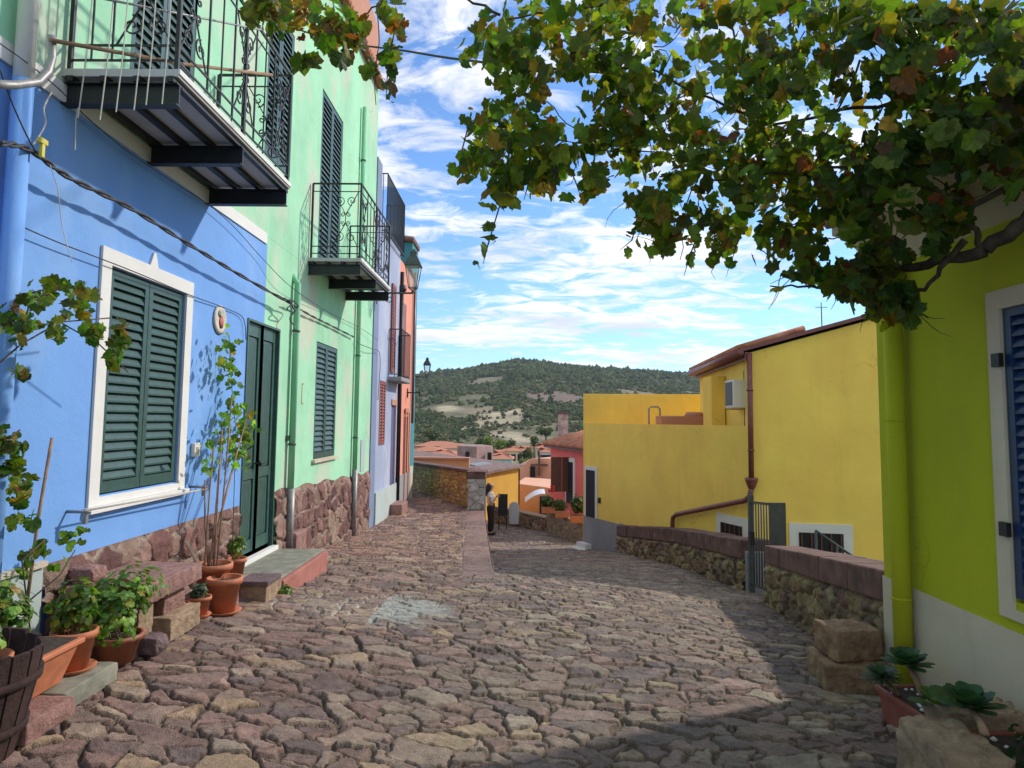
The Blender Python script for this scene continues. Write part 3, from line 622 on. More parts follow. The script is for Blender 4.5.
mb = MB(); mb.box((-1.08,15.42,-3.2), (-.76,15.95,-1.28)); mb.build('pillar_core', GREYPL, fw)
stone_sheet('pillar_face', frp(pf), 0, .36, lambda u: -1.98, lambda u: -1.28, fw, (.20,.17), [[.56,.50,.45],[.66,.60,.54],[.28,.24,.22],[.60,.50,.44]], (.45,.40,.35), .06, .03, .012, 44)
mb = MB(); mb.box((-1.14,15.37,-1.282), (-.72,16.0,-1.12)); mb.build('pillar_cap', CAPST, fw, .02)

# retaining wall below the raised path (seen from the lower road)
rw = thing('retaining_wall', 'rough retaining wall holding up the raised path above the lower road', 'wall', (-.5,11,-2))
ys = np.linspace(8.6, 15.4, 30)
def rwp(u, v, n):
    return (interp(u, XE)+.008+n*.5, u, v)
stone_sheet('stone_face', rwp, 8.7, 15.4, lambda u: G(3, u)-.15 if u > 9 else -2.1, lambda u: float(interp(u, HE))-.012, rw, (.25,.16), [[.36,.26,.22],[.42,.32,.27],[.3,.22,.19]], (.33,.27,.22), .12, .03, .03, 47)

# ------------------------------------------------------------------ right-hand low walls, gate
MOSS = [[.21,.13,.09],[.28,.18,.11],[.13,.085,.07],[.34,.24,.13],[.24,.13,.10],[.40,.31,.19]]
def low_wall(label, A, B, zt0, zt1, th, cap_h, seed, caplen=.8):
    t = thing('low_stone_wall', label, 'wall', (A[0],A[1],G(A[0],A[1])), 'low stone walls along the right of the street')
    A_, B_ = Vector((A[0],A[1],0)), Vector((B[0],B[1],0)); fr = Fr(A_, B_-A_, Vector((0,0,1)).cross(B_-A_))
    if fr.N.x > 0: fr.N = -fr.N
    L_ = (B_-A_).length; zt = lambda u: zt0+(zt1-zt0)*u/L_
    zb = lambda u: G(A[0]+(B[0]-A[0])*u/L_, A[1]+(B[1]-A[1])*u/L_)-.12
    mb = MB(); mb.hexa([fr.p(0,zb(0)-2,-th),fr.p(L_,zb(L_)-2,-th),fr.p(L_,zb(L_)-2,-.0),fr.p(0,zb(0)-2,0),fr.p(0,zt(0)-cap_h,-th),fr.p(L_,zt(L_)-cap_h,-th),fr.p(L_,zt(L_)-cap_h,0),fr.p(0,zt(0)-cap_h,0)]); mb.build('wall_core', TUFFD, t)
    stone_sheet('stone_face', frp(fr), -.03, L_+.03, zb, lambda u: zt(u)-cap_h+.0, t, (.20,.15), MOSS, (.30,.24,.16), .14, .06, .013, seed, noisev=.9, wash=((.38,.28,.12),.4))
    k = max(1, round(L_/caplen)); rr = random.Random(seed)
    for i in range(k):
        a = L_*i/k+.004; b = L_*(i+1)/k-.004; j = rr.uniform(-.008,.008)
        mb = MB(); mb.hexa([fr.p(a,zt(a)-cap_h+.002,-th-.02),fr.p(b,zt(b)-cap_h+.002,-th-.02),fr.p(b,zt(b)-cap_h+.002,.05+j),fr.p(a,zt(a)-cap_h+.002,.05+j),fr.p(a,zt(a)+j,-th-.02),fr.p(b,zt(b)+j,-th-.02),fr.p(b,zt(b)+j,.05+j),fr.p(a,zt(a)+j,.05+j)])
        mb.build('capstone', CAPST, t, .018)
    # end face
    for (u, sg) in ((-.001,-1),(L_+.001,1)):
        pass
    return t, fr, L_
low_wall('near low rubble wall with dark red capstones beside the lime house', (2.56,4.93), (3.06,8.75), -1.0, -1.49, .36, .22, 61)
low_wall('long low rubble wall with dark red capstones below the yellow house', (3.16,9.95), (3.04,13.5), -1.63, -2.02, .34, .26, 62, .7)
low_wall('farther low rubble wall running down to the grey plinth of the yellow house', (3.04,13.52), (2.50,18.6), -2.02, -2.70, .34, .26, 63, .7)
mb = MB(); mb.box((3.15,9.86,-2.6),(3.55,9.95,-1.78)); tag(mb.build('gate_pier', GREYPL, None, .01), 'rough cement gate pier at the end of the long low wall', 'pier')
gt = thing('gate', 'small dark iron gate with vertical bars standing in the gap of the low wall', 'gate', (3.15,9.4,-2.3))
a = onY(748,587,9.78); b = onY(771,572,9.2)
g0 = Vector((3.20,9.80,-2.27)); g1 = Vector((3.225,9.15,-2.22))
mb = MB(); mb.tube([g0+Vector((0,0,-.1)), g0+Vector((0,0,1.28))], .045, 4); mb.build('gate_post', IRONG, gt)
mb = MB()
for z in (.08, 1.18): mb.tube([g0+Vector((0,0,z)), g1+Vector((0,0,z))], .022, 4)
for k in range(1,7):
    p = g0.lerp(g1, k/7); mb.tube([p+Vector((0,0,.08)), p+Vector((0,0,1.18))], .010, 6)
mb.build('bars', IRONG, gt, recalc=False)
mb = MB(); d = (g1-g0).normalized(); p = g0+d*.06+Vector((-.02,0,.70)); mb.box((p.x-.03,p.y-.05,p.z-.09), (p.x+.03,p.y+.05,p.z+.09)); mb.build('lock_box', IRON, gt)
mb = MB(); mb.box((g1.x-.01,g1.y-.03,-2.3), (g1.x+.20,g1.y+.0,-1.02)); mb.build('side_panel', IRONG, gt)
hr = MB(); hr.tube([(3.75,9.0,-1.35),(4.75,9.6,-1.95)], .018, 8); hr.tube([(3.75,9.0,-1.35),(3.75,9.0,-2.6)], .016, 8); hr.tube([(4.1,9.2,-1.55),(4.1,9.2,-2.8)], .014, 8); hr.tube([(4.7,9.55,-1.92),(4.7,9.55,-2.9)], .014, 8); hr.tube([(3.75,9.0,-1.6),(4.75,9.6,-2.2)], .012, 8)
tag(hr.build('stair_handrail', IRONG, None), 'thin iron handrail slanting down behind the near low wall', 'handrail')

# ------------------------------------------------------------------ yellow house
yh = thing('yellow_house', 'large mustard yellow house with terrace, brown drainpipe and red-brown roof edge', 'house', (4.3,13,-3.5))
pA, pB, pC, pD = (2.60,18.0), (4.28,13.0), (9.0,12.05), (1.83,19.7)
pE, pF = (4.76,18.5), (9.6,18.0)
mb = MB(); mb.prism([pA,pB,(5.0,14.5),(5.1,19.2),pD], -7, -.9); mb.build('terrace_wall', YEL, yh)
def strip_wall(mb, P, Q, z0, z1, th):
    P = Vector((*P,0)); Q = Vector((*Q,0)); n = (Q-P).cross(Vector((0,0,1))).normalized()*th
    mb.hexa([P+Vector((0,0,z0)),Q+Vector((0,0,z0)),Q+n+Vector((0,0,z0)),P+n+Vector((0,0,z0)),P+Vector((0,0,z1)),Q+Vector((0,0,z1)),Q+n+Vector((0,0,z1)),P+n+Vector((0,0,z1))])
mb = MB()
def off(P, Q, t):
    P = Vector(P); Q = Vector(Q); d = (Q-P).normalized(); return Vector((d.y,-d.x))*t
# parapets, thickness inwards (towards +x)
def para(P, Q, z1, th, z0=-.9):
    P = Vector(P); Q = Vector(Q); d = (Q-P).normalized(); n = Vector((d.y,-d.x))
    if n.x < 0: n = -n
    n = n*th
    mb.hexa([(P.x,P.y,z0),(Q.x,Q.y,z0),(Q.x+n.x,Q.y+n.y,z0),(P.x+n.x,P.y+n.y,z0),(P.x,P.y,z1),(Q.x,Q.y,z1),(Q.x+n.x,Q.y+n.y,z1),(P.x+n.x,P.y+n.y,z1)])
para(pA, (4.277,13.009), -.06, .16); para(pD, pA, -.06, .16)
mb.build('terrace_parapet', YEL, yh)
mb = MB(); mb.prism([(1.80,19.72),(5.1,19.22),(5.12,19.38),(1.83,19.88)], -7, .76); mb.build('rear_parapet', YEL, yh, .012)
# main block with sloping verge
mb = MB(); mb.prism([pB,pC,pF,pE], -7, [1.30,2.62,2.62,1.30]); mb.build('wall', YEL, yh)
mb = MB(); mb.prism([(4.08,12.93),(9.1,11.92),(9.7,18.2),(4.52,18.75)], [1.302,2.70,2.70,1.302], [1.37,2.77,2.77,1.37]); mb.build('roof', COPPER, yh)
mb = MB()
for k in range(38):
    y = 13.02+k*.151; x = 4.06+(y-13)*.085; mb.tube([(x-.02,y,1.375),(x+1.2,y-.1,1.75)], .06, 7)
mb.build('roof_tiles', TILE, yh)
mb = MB(); mb.hexa([(4.16,12.93,1.16),(4.24,12.93,1.16),(4.72,18.6,1.16),(4.64,18.6,1.16),(4.16,12.93,1.30),(4.24,12.93,1.30),(4.72,18.6,1.30),(4.64,18.6,1.30)]); mb.tube([(4.06,12.90,1.28),(4.54,18.6,1.28)], .075, 8); mb.build('gutter', COPPER, yh)
# raised plaster panel
fy = Fr((pA[0],pA[1],0), (pB[0]-pA[0],pB[1]-pA[1],0), (-1,-.3,0)); d = Vector((pB[0]-pA[0],pB[1]-pA[1],0)).normalized(); fy.N = Vector((d.y,-d.x,0)); 
if fy.N.y > 0: fy.N = -fy.N
Ly = math.hypot(pB[0]-pA[0],pB[1]-pA[1])
mb = MB(); fbox(mb, fy, -.02, .55, -4.2, -2.57, .0, .03); mb.build('plinth', GREYPL, yh)
fd = Fr((pD[0],pD[1],0), (pA[0]-pD[0],pA[1]-pD[1],0), (-1,0,0)); d = Vector((pA[0]-pD[0],pA[1]-pD[1],0)).normalized(); fd.N = Vector((d.y,-d.x,0))
if fd.N.x > 0: fd.N = -fd.N
Ld = math.hypot(pA[0]-pD[0],pA[1]-pD[1])
mb = MB(); fbox(mb, fd, .0, Ld, -4.4, -2.60, .0, .03); mb.build('plinth', GREYPL, yh)
mb = MB(); fbox(mb, fd, .06, .72, -2.60, -1.24, .001, .03); mb.build('door_surround', WHITE, yh)
mb = MB(); fbox(mb, fd, .16, .62, -2.60, -1.34, .031, .045); mb.build('door', DARK, yh)
mb = MB(); fbox(mb, fd, .80, .88, -2.18, -2.04, .001, .05); mb.build('mailbox', IRON, yh)
mb = MB(); fbox(mb, fd, -.05, .45, -4.3, -3.32, .03, .22); fbox(mb, fd, -.05, .6, -4.3, -3.44, .22, .42); mb.build('door_step', WHITE, yh)
# basement openings in white frames
fc = Fr((pB[0],pB[1],0), (pC[0]-pB[0],pC[1]-pB[1],0), (0,-1,0)); d = Vector((pC[0]-pB[0],pC[1]-pB[1],0)).normalized(); fc.N = Vector((d.y,-d.x,0))
if fc.N.y > 0: fc.N = -fc.N
for (f_, a, b, z) in ((fc, .62, 1.68, -1.79), (fy, Ly-1.1, Ly-.12, -1.77)):
    mb = MB(); fbox(mb, f_, a, b, z-1.2, z, .001, .03); wd = mb.build('window_surround', WHITE, yh)
    mb = MB(); fbox(mb, f_, a+.16, b-.16, z-1.0, z-.16, .031, .045); mb.build('window_pane', DARK, wd)
    mb = MB()
    for k in range(5):
        u = a+.2+(b-a-.4)*k/4; fbox(mb, f_, u-.012, u+.012, z-1.0, z-.16, .05, .07)
    mb.build('window_bars', BROWNSH, wd)
# drainpipe
P = [onY(749,356,12.9), onY(749,498,12.9), onY(748,538-0,12.9)]
mb = MB(); x0, y0 = 4.24, 12.92
q = fy.p(Ly-1.38,-1.72,.08)
mb.tube([(x0,y0,1.28),(x0,y0,-1.0)], .05, 10); mb.lathe([(.05,0),(.07,.03),(.12,.16),(.12,.2)], (x0,y0,-1.2), 10)
mb.tube([(x0,y0,-1.18),(x0-.03,y0+.02,-1.34),(x0-.10,y0+.08,-1.42),(fy.p(Ly-2.45,-1.98,.1)),(fy.p(Ly-2.6,-2.06,.1)),(fy.p(Ly-2.63,-2.2,.1)),(fy.p(Ly-2.63,-3.2,.1))], .05, 10)
for z in (.6,-.5): mb.tube([(x0,y0,z-.015),(x0,y0,z+.015)], .065, 10)
mb.build('drainpipe', COPPER, yh)
mb = MB(); mb.tube([(4.33,13.5,-.9),(4.33,13.5,1.0)], .02, 6); mb.build('wall_conduit', IRONG, yh)
mb = MB(); mb.box((4.16,15.2,-.9), (4.45,15.9,1.0)); mb.build('terrace_door', YEL, yh)
ac = thing('air_conditioner', 'white air-conditioning unit hanging on the terrace wall of the yellow house', 'air conditioner', (4.2,13.8,.3))
mb = MB(); mb.box((4.08,13.4,.28), (4.36,13.95,.82)); mb.build('casing', WHITE, ac, .015)
mb = MB(); mb.box((4.072,13.45,.33), (4.078,13.9,.78)); mb.build('fan_grille', IRONG, ac)
mb = MB(); mb.tube([(4.06,13.6,.26),(4.36,13.6,.26)], .012, 4); mb.tube([(4.06,13.9,.26),(4.36,13.9,.26)], .012, 4); mb.build('bracket', METAL, ac)
tb = thing('terrace_table', 'dark red low table just showing above the terrace parapet', 'table', (4.0,17.4,-.9))
c = onY(684,421,17.3); mb = MB(); mb.box((c.x-.60,17.1,c.z-.10), (c.x+.62,17.8,c.z+.12)); mb.lathe([(.25,0),(.2,.10)], (c.x+.28,17.4,c.z+.121), 12); mb.build('table_top', TERR, tb, .02)
for sx in (-.5,.5):
    for sy in (17.15,17.7): mb = MB(); mb.box((c.x+sx-.03,sy,-.9), (c.x+sx+.03,sy+.05,c.z-.1)); mb.build('leg', TERR, tb)
ch = thing('metal_chair', 'tubular grey chair back standing on the terrace left of the red table', 'chair', (3.4,17.6,-.9))
c = onY(654,414,17.6); mb = MB(); mb.tube([(c.x-.13,17.6,-.9),(c.x-.13,17.6,c.z+.12),(c.x-.08,17.6,c.z+.18),(c.x+.10,17.6,c.z+.18),(c.x+.15,17.6,c.z+.12),(c.x+.15,17.6,-.9)], .022, 8); mb.build('back_frame', METAL, ch)
mb = MB(); mb.box((c.x-.13,17.62,-.48), (c.x+.15,17.95,-.45)); mb.build('seat', METAL, ch)
an = MB(); p = onY(822,332,14.0); an.tube([(p.x,14,p.z-.3),(p.x,14,p.z+.6)], .012, 5); an.tube([(p.x-.12,14,p.z+.5),(p.x+.12,14,p.z+.5)], .008, 4); tag(an.build('roof_antenna', IRONG, None), 'thin television antenna on the yellow house roof ridge', 'antenna')

# ------------------------------------------------------------------ lime house (right)
RX = 2.50
FRR = Fr((RX,0,0), (0,1,0), (-1,0,0))
lh = thing('lime_house', 'lime green house with white base, blue shutters and lime downpipe on the right', 'house', (RX,4,-1.7))
mb = MB(); wallmesh(mb, FRR, -3, 4.90, -2.4, 1.05, [(2.72,3.62,-.88,.62)], .13, 5); mb.build('wall', LIME, lh)
mb = MB(); fbox(mb, FRR, -3, 4.903, -2.4, -1.03, .001, .012); mb.build('whitewashed_base', CREAMW, lh)
surround(FRR, lh, 2.62, 3.72, -.97, .70, .10, CREAMW, .001, .02)
shutters(FRR, lh, 2.73, 3.61, -.86, .61, -.03, NAVY, 24)
for z in (.30,-.56):
    mb = MB(); fbox(mb, FRR, 3.60, 3.66, z, z+.07, .02, .045); mb.build('hinge', IRON, lh)
mb = MB(); prof = [(0,.0),(.02,.03),(.05,.12),(.11,.20),(.19,.26),(.27,.29),(.27,.36)]
n = len(prof); vsl = [(RX-p[0],4.95,1.05+p[1]) for p in prof]+[(RX-p[0],-3,1.05+p[1]) for p in prof]
mb.add(vsl, [(i,i+1,n+i+1,n+i) for i in range(n-1)], True); mb.add([(RX+.3,4.95,1.05)]+[(RX-p[0],4.95,1.05+p[1]) for p in prof]+[(RX+.3,4.95,1.41)], [tuple(range(n+2))])
mb.box((RX,-3,1.051), (RX+5,4.90,1.41)); mb.build('cornice', CREAMW, lh, recalc=False)
mb = MB()
for k in range(48): mb.tube([(RX-.33,4.9-k*.165,1.45),(RX+3,4.9-k*.165,2.1)], [.075,.075], 8)
mb.build('roof_tiles', TILED, lh)
_yp = onX(898,480,RX-.075).y; mb = MB(); mb.tube([(RX-.075,_yp,-1.72),(RX-.075,_yp,1.05)], .057, 16); mb.build('downpipe', LIMEPIPE, lh)
for z in (-1.1,.02):
    mb = MB(); mb.tube([(RX-.075,_yp,z),(RX-.075,_yp,z+.012)], .061, 16); mb.build('pipe_clamp', LIMEPIPE, lh)

# ------------------------------------------------------------------ rocks and blocks
def rock(name, lo, hi, m, seed=1, amp=.02, rnd=.25, rz=0, parent=None, cuts=20):
    bm = bmesh.new(); bmesh.ops.create_cube(bm, size=2); bmesh.ops.subdivide_edges(bm, edges=bm.edges[:], cuts=cuts, use_grid_fill=True)
    c = [(a+b)/2 for a, b in zip(lo, hi)]; h = [(b-a)/2 for a, b in zip(lo, hi)]; rr = np.random.default_rng(seed); ph = rr.uniform(0,50,3)
    Mz = Matrix.Rotation(R(rz), 3, 'Z')
    from mathutils import noise as mn
    for v in bm.verts:
        p = v.co.copy(); s = p.normalized()*1.25; p = p.lerp(s, rnd)
        q = Vector((p.x*h[0], p.y*h[1], p.z*h[2])); nn = p.normalized()
        d = mn.fractal(Vector((q.x*13+ph[0], q.y*13+ph[1], q.z*13+ph[2])), .7, 2.1, 6)*amp*.75
        v.co = Vector(c)+Mz@(q+nn*d)
    me = bpy.data.meshes.new(name); bm.to_mesh(me); bm.free()
    me.polygons.foreach_set('use_smooth', [True]*len(me.polygons)); return link(name, me, m, parent)
p1 = (2.12,4.93); g = G(*p1)
tag(rock('stone_block', (2.04,4.72,g-.06), (2.48,5.14,g+.165), TUFFD, 3, .02, .05, -6), 'wide ochre stone block lying on the cobbles, under a smaller one', 'stone block', 'cut stone blocks by the low wall')
tag(rock('stone_block', (2.11,4.83,g+.172), (2.43,5.12,g+.37), TUFFD, 4, .02, .07, 9), 'smaller ochre stone block stacked on top of the wide one', 'stone block', 'cut stone blocks by the low wall')
tag(rock('stone_block', (1.76,2.98,-1.75), (2.03,3.40,-1.35), TUFF, 6, .03, .12, -3), 'pale sandstone block between the two long plastic planters', 'stone block')
tag(rock('stone_block', (1.80,2.62,-1.78), (2.04,2.96,-1.49), TUFF, 8, .03, .2, 4), 'rounded pale stone in front of the larger sandstone block at the bottom right', 'stone block')

# ------------------------------------------------------------------ leaves
GL = np.array([(0,-.14),(.14,-.36),(.36,-.44),(.46,-.24),(.58,-.14),(.68,.08),(.56,.22),(.58,.46),(.38,.50),(.26,.66),(0,.84),(-.26,.66),(-.38,.50),(-.58,.46),(-.56,.22),(-.68,.08),(-.58,-.14),(-.46,-.24),(-.36,-.44),(-.14,-.36)])
RLF = np.array([(0,-.15),(.3,-.4),(.55,-.15),(.6,.2),(.4,.5),(.15,.48),(0,.6),(-.15,.48),(-.4,.5),(-.6,.2),(-.55,-.15),(-.3,-.4)])
OVL = np.array([(0,-.5),(.2,-.25),(.26,.05),(.16,.35),(0,.6),(-.16,.35),(-.26,.05),(-.2,-.25)])
GREENS = np.array([[.035,.085,.012],[.055,.125,.018],[.075,.15,.02],[.03,.07,.014],[.11,.19,.025],[.05,.10,.02]])
YEL_L = np.array([[.25,.24,.025],[.17,.20,.02],[.28,.17,.025]]); RED_L = np.array([[.13,.045,.02],[.20,.05,.02],[.10,.05,.025]])
def leaves(name, P, size, parent, shape=GL, mat_=LEAF, yel=.12, red=.05, up=.35, tipdown=.6, pal=GREENS, seed=1, fold=.18):
    r = np.random.default_rng(seed); P = np.asarray(P, float); n = len(P)
    N = r.normal(size=(n,3)); N /= np.linalg.norm(N, axis=1)[:,None]; N[:,2] = N[:,2]*.8+up; N /= np.linalg.norm(N, axis=1)[:,None]
    T = r.normal(size=(n,3)); T[:,2] -= tipdown*2; T -= (T*N).sum(1)[:,None]*N; T /= np.linalg.norm(T, axis=1)[:,None]
    S = np.cross(T, N); s = size*r.uniform(.4,1.35,n)
    k = len(shape); loc = np.zeros((n,k+1,3)); loc[:,1:,0] = shape[None,:,0]; loc[:,1:,1] = shape[None,:,1]
    loc[:,1:,:2] *= r.uniform(.85,1.15,(n,k,1))
    loc[:,1:,2] = -fold*(np.abs(shape[None,:,0])**1.3)*r.uniform(.2,2.2,(n,1))-.10*(shape[None,:,1]**2)*r.uniform(-.5,2.5,(n,1))+r.normal(size=(n,k))*.035
    loc[:,0,1] = .05
    V = P[:,None,:]+s[:,None,None]*(loc[...,0:1]*S[:,None]+loc[...,1:2]*T[:,None]+loc[...,2:3]*N[:,None])
    b = (np.arange(n)*(k+1))[:,None]; i = np.arange(k)
    Fa = np.stack([np.broadcast_to(b, (n,k)), b+1+i, b+1+(i+1)%k], -1).reshape(-1,3)
    c = pal[r.integers(0,len(pal),n)]; t = r.uniform(size=n)
    c = np.where((t < yel)[:,None], YEL_L[r.integers(0,3,n)], c); c = np.where((t > 1-red)[:,None], RED_L[r.integers(0,3,n)], c)
    c = c*r.uniform(.7,1.3,(n,1)); cv = np.repeat(c[:,None,:], k+1, 1)
    # browning towards some leaf edges
    br = (r.uniform(size=n) < .3+yel)[:,None]; cv[:,1:] = np.where(br[...,None], cv[:,1:]*.55+np.array([.15,.08,.015])*.45, cv[:,1:])
    me = fast_mesh(name, V.reshape(-1,3), Fa, False, cv.reshape(-1,3)); o = link(name, me, mat_, parent); return o
def ell_px(lst, seed):
    r = np.random.default_rng(seed); out = []
    for (cx, cy, rx, ry, n, y0, y1) in lst:
        k = 0
        cl_ = [(r.normal()*.5, r.normal()*.5, r.uniform(y0,y1)) for _ in range(max(2, n//16))]
        while k < n:
            c = cl_[r.integers(len(cl_))]; a = c[0]+r.normal()*.30; b = c[1]+r.normal()*.30
            if a*a+b*b > 1.15: continue
            out.append(onY(cx+rx*a, cy+ry*b, np.clip(c[2]+r.normal()*.18, y0-.1, y1+.2))); k += 1
    return [tuple(v) for v in out]
gv = thing('grape_vine', 'grape vine trained overhead from the lime house wall, leaves turning yellow', 'vine', (2.4,3.6,1.1))
tr = MB()
def wob(a, b, n, amp, rr):
    a = Vector(a); b = Vector(b); return [a.lerp(b, i/n)+Vector((rr.uniform(-1,1),rr.uniform(-1,1),rr.uniform(-1,1)))*(amp if 0 < i < n else 0) for i in range(n+1)]
rr = random.Random(5)
def limb(a, b, r0, r1, n=7, amp=.013):
    tr = MB(); pts = wob(a, b, n, amp, rr); tr.tube(pts, [r0+(r1-r0)*i/n for i in range(n+1)], 7); tr.build('branch', VINEB, gv)
oy = lambda x, y, Y: onY(x, y, Y)
limb(oy(1060,195,3.1), oy(985,250,3.3), .04, .034); limb(oy(985,250,3.3), oy(905,268,3.55), .034, .022); limb(oy(905,268,3.55), oy(840,290,3.8), .020, .009); limb(oy(840,290,3.8), oy(770,286,4.0), .010,.004)
limb(oy(985,250,3.3), oy(960,200,3.2), .016,.010); limb(oy(960,200,3.2), oy(880,170,3.3), .012,.006); limb(oy(965,240,3.3), oy(925,290,3.4), .018,.009); limb(oy(925,290,3.4), oy(880,300,3.6), .010,.005)
limb(oy(1060,150,3.0), oy(960,215,3.2), .02,.012)
limb(oy(1100,60,2.8), oy(900,100,3.3), .014,.010); limb(oy(900,100,3.3), oy(770,125,3.7), .010,.007); limb(oy(770,125,3.7), oy(640,66,3.8), .008,.006); limb(oy(640,66,3.8), oy(560,70,3.8), .007,.004)
limb(oy(1060,160,3.0), oy(870,165,3.4), .014,.008); limb(oy(870,165,3.4), oy(700,180,3.7), .008,.005); limb(oy(740,160,3.7), oy(600,150,3.8), .005,.003); limb(oy(600,150,3.8), oy(545,100,3.8), .003,.003)
limb(oy(500,15,3.6), oy(440,-15,3.5), .008,.005); limb(oy(560,-20,3.5), oy(505,50,3.7), .006,.004); limb(oy(630,0,3.6), oy(500,20,3.6), .008,.005)
limb(oy(390,-10,3.2), oy(350,35,3.2), .005,.003); limb(oy(350,35,3.2), oy(310,30,3.2), .004,.003); limb(oy(380,0,3.3), oy(376,105,3.3), .003,.002); limb(oy(720,-10,3.3), oy(760,130,3.5), .006,.003)
limb(oy(515,120,3.7), oy(500,200,3.7), .003,.002); limb(oy(860,60,3.3), oy(800,200,3.5), .006,.003); limb(oy(690,180,3.7), oy(680,260,3.7), .004,.002)

mainL = [(505,50,40,55,110,3.3,4.0),(520,125,48,48,130,3.4,4.0),(490,175,30,38,55,3.4,3.9),(570,35,55,45,110,3.2,4.0),(625,60,60,55,140,3.3,4.1),(640,120,62,50,160,3.4,4.1),(560,150,35,35,30,3.4,3.9),
 (690,180,60,60,140,3.4,4.2),(665,240,35,35,45,3.5,4.0),(715,235,30,30,40,3.5,4.0),(720,90,70,75,150,3.2,4.2),(790,60,70,65,150,3.0,4.1),(780,170,60,60,190,3.3,4.2),(800,240,40,34,50,3.5,4.2),(855,90,70,70,75,3.0,4.0),(850,190,60,55,150,3.1,4.1),
 (870,255,42,34,95,3.4,3.9),(895,300,32,24,60,3.4,3.7),(925,150,60,70,130,2.9,3.6),(950,60,80,60,60,2.7,3.7),(990,140,45,60,75,2.7,3.3),(1005,40,45,45,28,2.6,3.3),(930,215,40,34,60,3.1,3.5),(820,15,120,24,70,2.8,3.8),(660,8,90,20,60,2.9,3.8)]
mainL += [(880,20,45,22,60,2.8,3.6),(960,15,60,18,60,2.7,3.5),(1000,85,40,25,45,2.6,3.2),(590,165,30,28,34,3.4,3.9),(545,170,26,26,34,3.5,3.9),(800,275,34,16,22,3.7,4.1),(860,290,40,20,40,3.5,3.9),(650,205,30,26,40,3.5,4.0)]
lefts = [m for m in mainL if m[0] < 790]; rights = [m for m in mainL if m[0] >= 790]
leaves('leaves', ell_px([(a,b,c,d,int(n*1.35),e,f) for (a,b,c,d,n,e,f) in lefts], 3), .066, gv, yel=.19, red=.03, seed=3, up=.1, fold=.30, pal=GREENS*np.array([1.35,1.15,1.2]))
leaves('leaves', ell_px([(a,b,c,d,int(n*1.5),e,f) for (a,b,c,d,n,e,f) in rights+[(1010,20,40,30,50,2.5,3.2),(975,110,50,40,40,2.7,3.3),(900,60,60,40,40,2.8,3.6)]], 4), .070, gv, yel=.09, red=.05, seed=4, up=.1, fold=.30, pal=GREENS*np.array([1.0,.85,.9]))  # right-hand leaves: same greens darkened, the canopy's shade put into their colour
# hanging shoots, each a bent stem with leaves growing along it
SH = []; shm = MB(); _r = random.Random(31)
def shoot(pts, Y, per=3, sp=9):
    P = [oy(x, y, Y+_r.uniform(-.05,.05)) for x, y in pts]; shm.tube(P, [.004]*(len(P)-1)+[.0015], 5)
    for a, b in zip(pts, pts[1:]):
        n = max(1, int(math.hypot(b[0]-a[0], b[1]-a[1])/sp))*per//2
        for k in range(n): t = _r.random(); SH.append(tuple(oy(a[0]+(b[0]-a[0])*t+_r.gauss(0,5), a[1]+(b[1]-a[1])*t+_r.gauss(0,5), Y+_r.gauss(0,.05))))
for pts, Y, per in (([(510,140),(506,180),(503,205)],3.6,3),([(500,205),(494,225),(488,245),(483,264)],3.6,3),([(530,150),(528,185),(524,200)],3.6,3),([(470,120),(462,150),(470,180)],3.5,3),([(700,230),(690,255),(684,276)],3.8,4),([(640,210),(632,240),(620,250)],3.8,3),([(720,220),(724,245),(718,262)],3.7,3),([(870,285),(830,282),(800,270),(770,284)],3.7,3),([(900,290),(870,300),(835,296)],3.6,3),([(905,290),(905,310),(912,330)],3.4,4),([(890,290),(885,312),(878,322)],3.5,3),([(850,215),(790,225),(770,245),(765,262)],3.8,3),([(560,150),(575,180),(582,200)],3.7,3),([(395,30),(388,60),(386,100)],3.3,2)):
    shoot(pts, Y, per)
shm.build('hanging_shoots', VINEB, gv, recalc=False)['kind'] = 'stuff'
leaves('shoot_leaves', SH, .058, gv, yel=.15, red=.04, seed=6, up=0, fold=.3, pal=GREENS*1.3)
tw_ = MB(); _r = random.Random(77)
for (cx, cy, rx, ry, n, y0, y1) in mainL:
    for k in range(max(2, n//22)):
        a = oy(cx+_r.uniform(-rx,rx)*.5, cy+_r.uniform(-ry,ry)*.45, _r.uniform(y0,y1)); p = [a]; d = Vector((_r.gauss(0,1),_r.gauss(0,.6),_r.gauss(-.4,.6))).normalized()
        for q in range(5): d = (d+Vector((_r.gauss(0,.35),_r.gauss(0,.35),_r.gauss(-.05,.3)))).normalized(); p.append(p[-1]+d*.055)
        tw_.tube(p, [.0035,.003,.0028,.0022,.0018,.001], 4, cap=False)
tw_.build('twigs', VINEB, gv, recalc=False)['kind'] = 'stuff'
tlL = [(300,14,50,24,75,2.9,3.4),(262,4,50,12,30,2.8,3.3),(335,28,30,30,30,3.0,3.4),(345,55,12,12,4,3.1,3.3),(385,25,22,26,14,3.1,3.5),(395,45,14,20,6,3.1,3.4),(372,78,9,16,3,3.2,3.3),(389,95,12,14,3,3.2,3.4),(305,55,14,16,4,3.0,3.2)]
leaves('leaves', ell_px([(a,b,c,d,int(n*1.5),e,f) for (a,b,c,d,n,e,f) in tlL], 8), .062, gv, yel=.30, red=.08, seed=8, fold=.3, up=.1)
rr2 = random.Random(3)
for (cx, cy, Y, n) in ((303,14,3.05,22),(288,6,3.1,14),(522,40,3.6,16),(545,90,3.6,12)):
    gr = MB()
    for k in range(n):
        p = oy(cx+rr2.gauss(0,3.6), cy+rr2.gauss(0,5), Y+rr2.gauss(0,.012)); r_ = .014
        gr.lathe([(.3*r_,-r_),(.85*r_,-.55*r_),(r_,0),(.85*r_,.55*r_),(.3*r_,r_)], p, 8)
    gr.build('grapes', paint('ripe_grape', (.42,.24,.04), .35), gv)

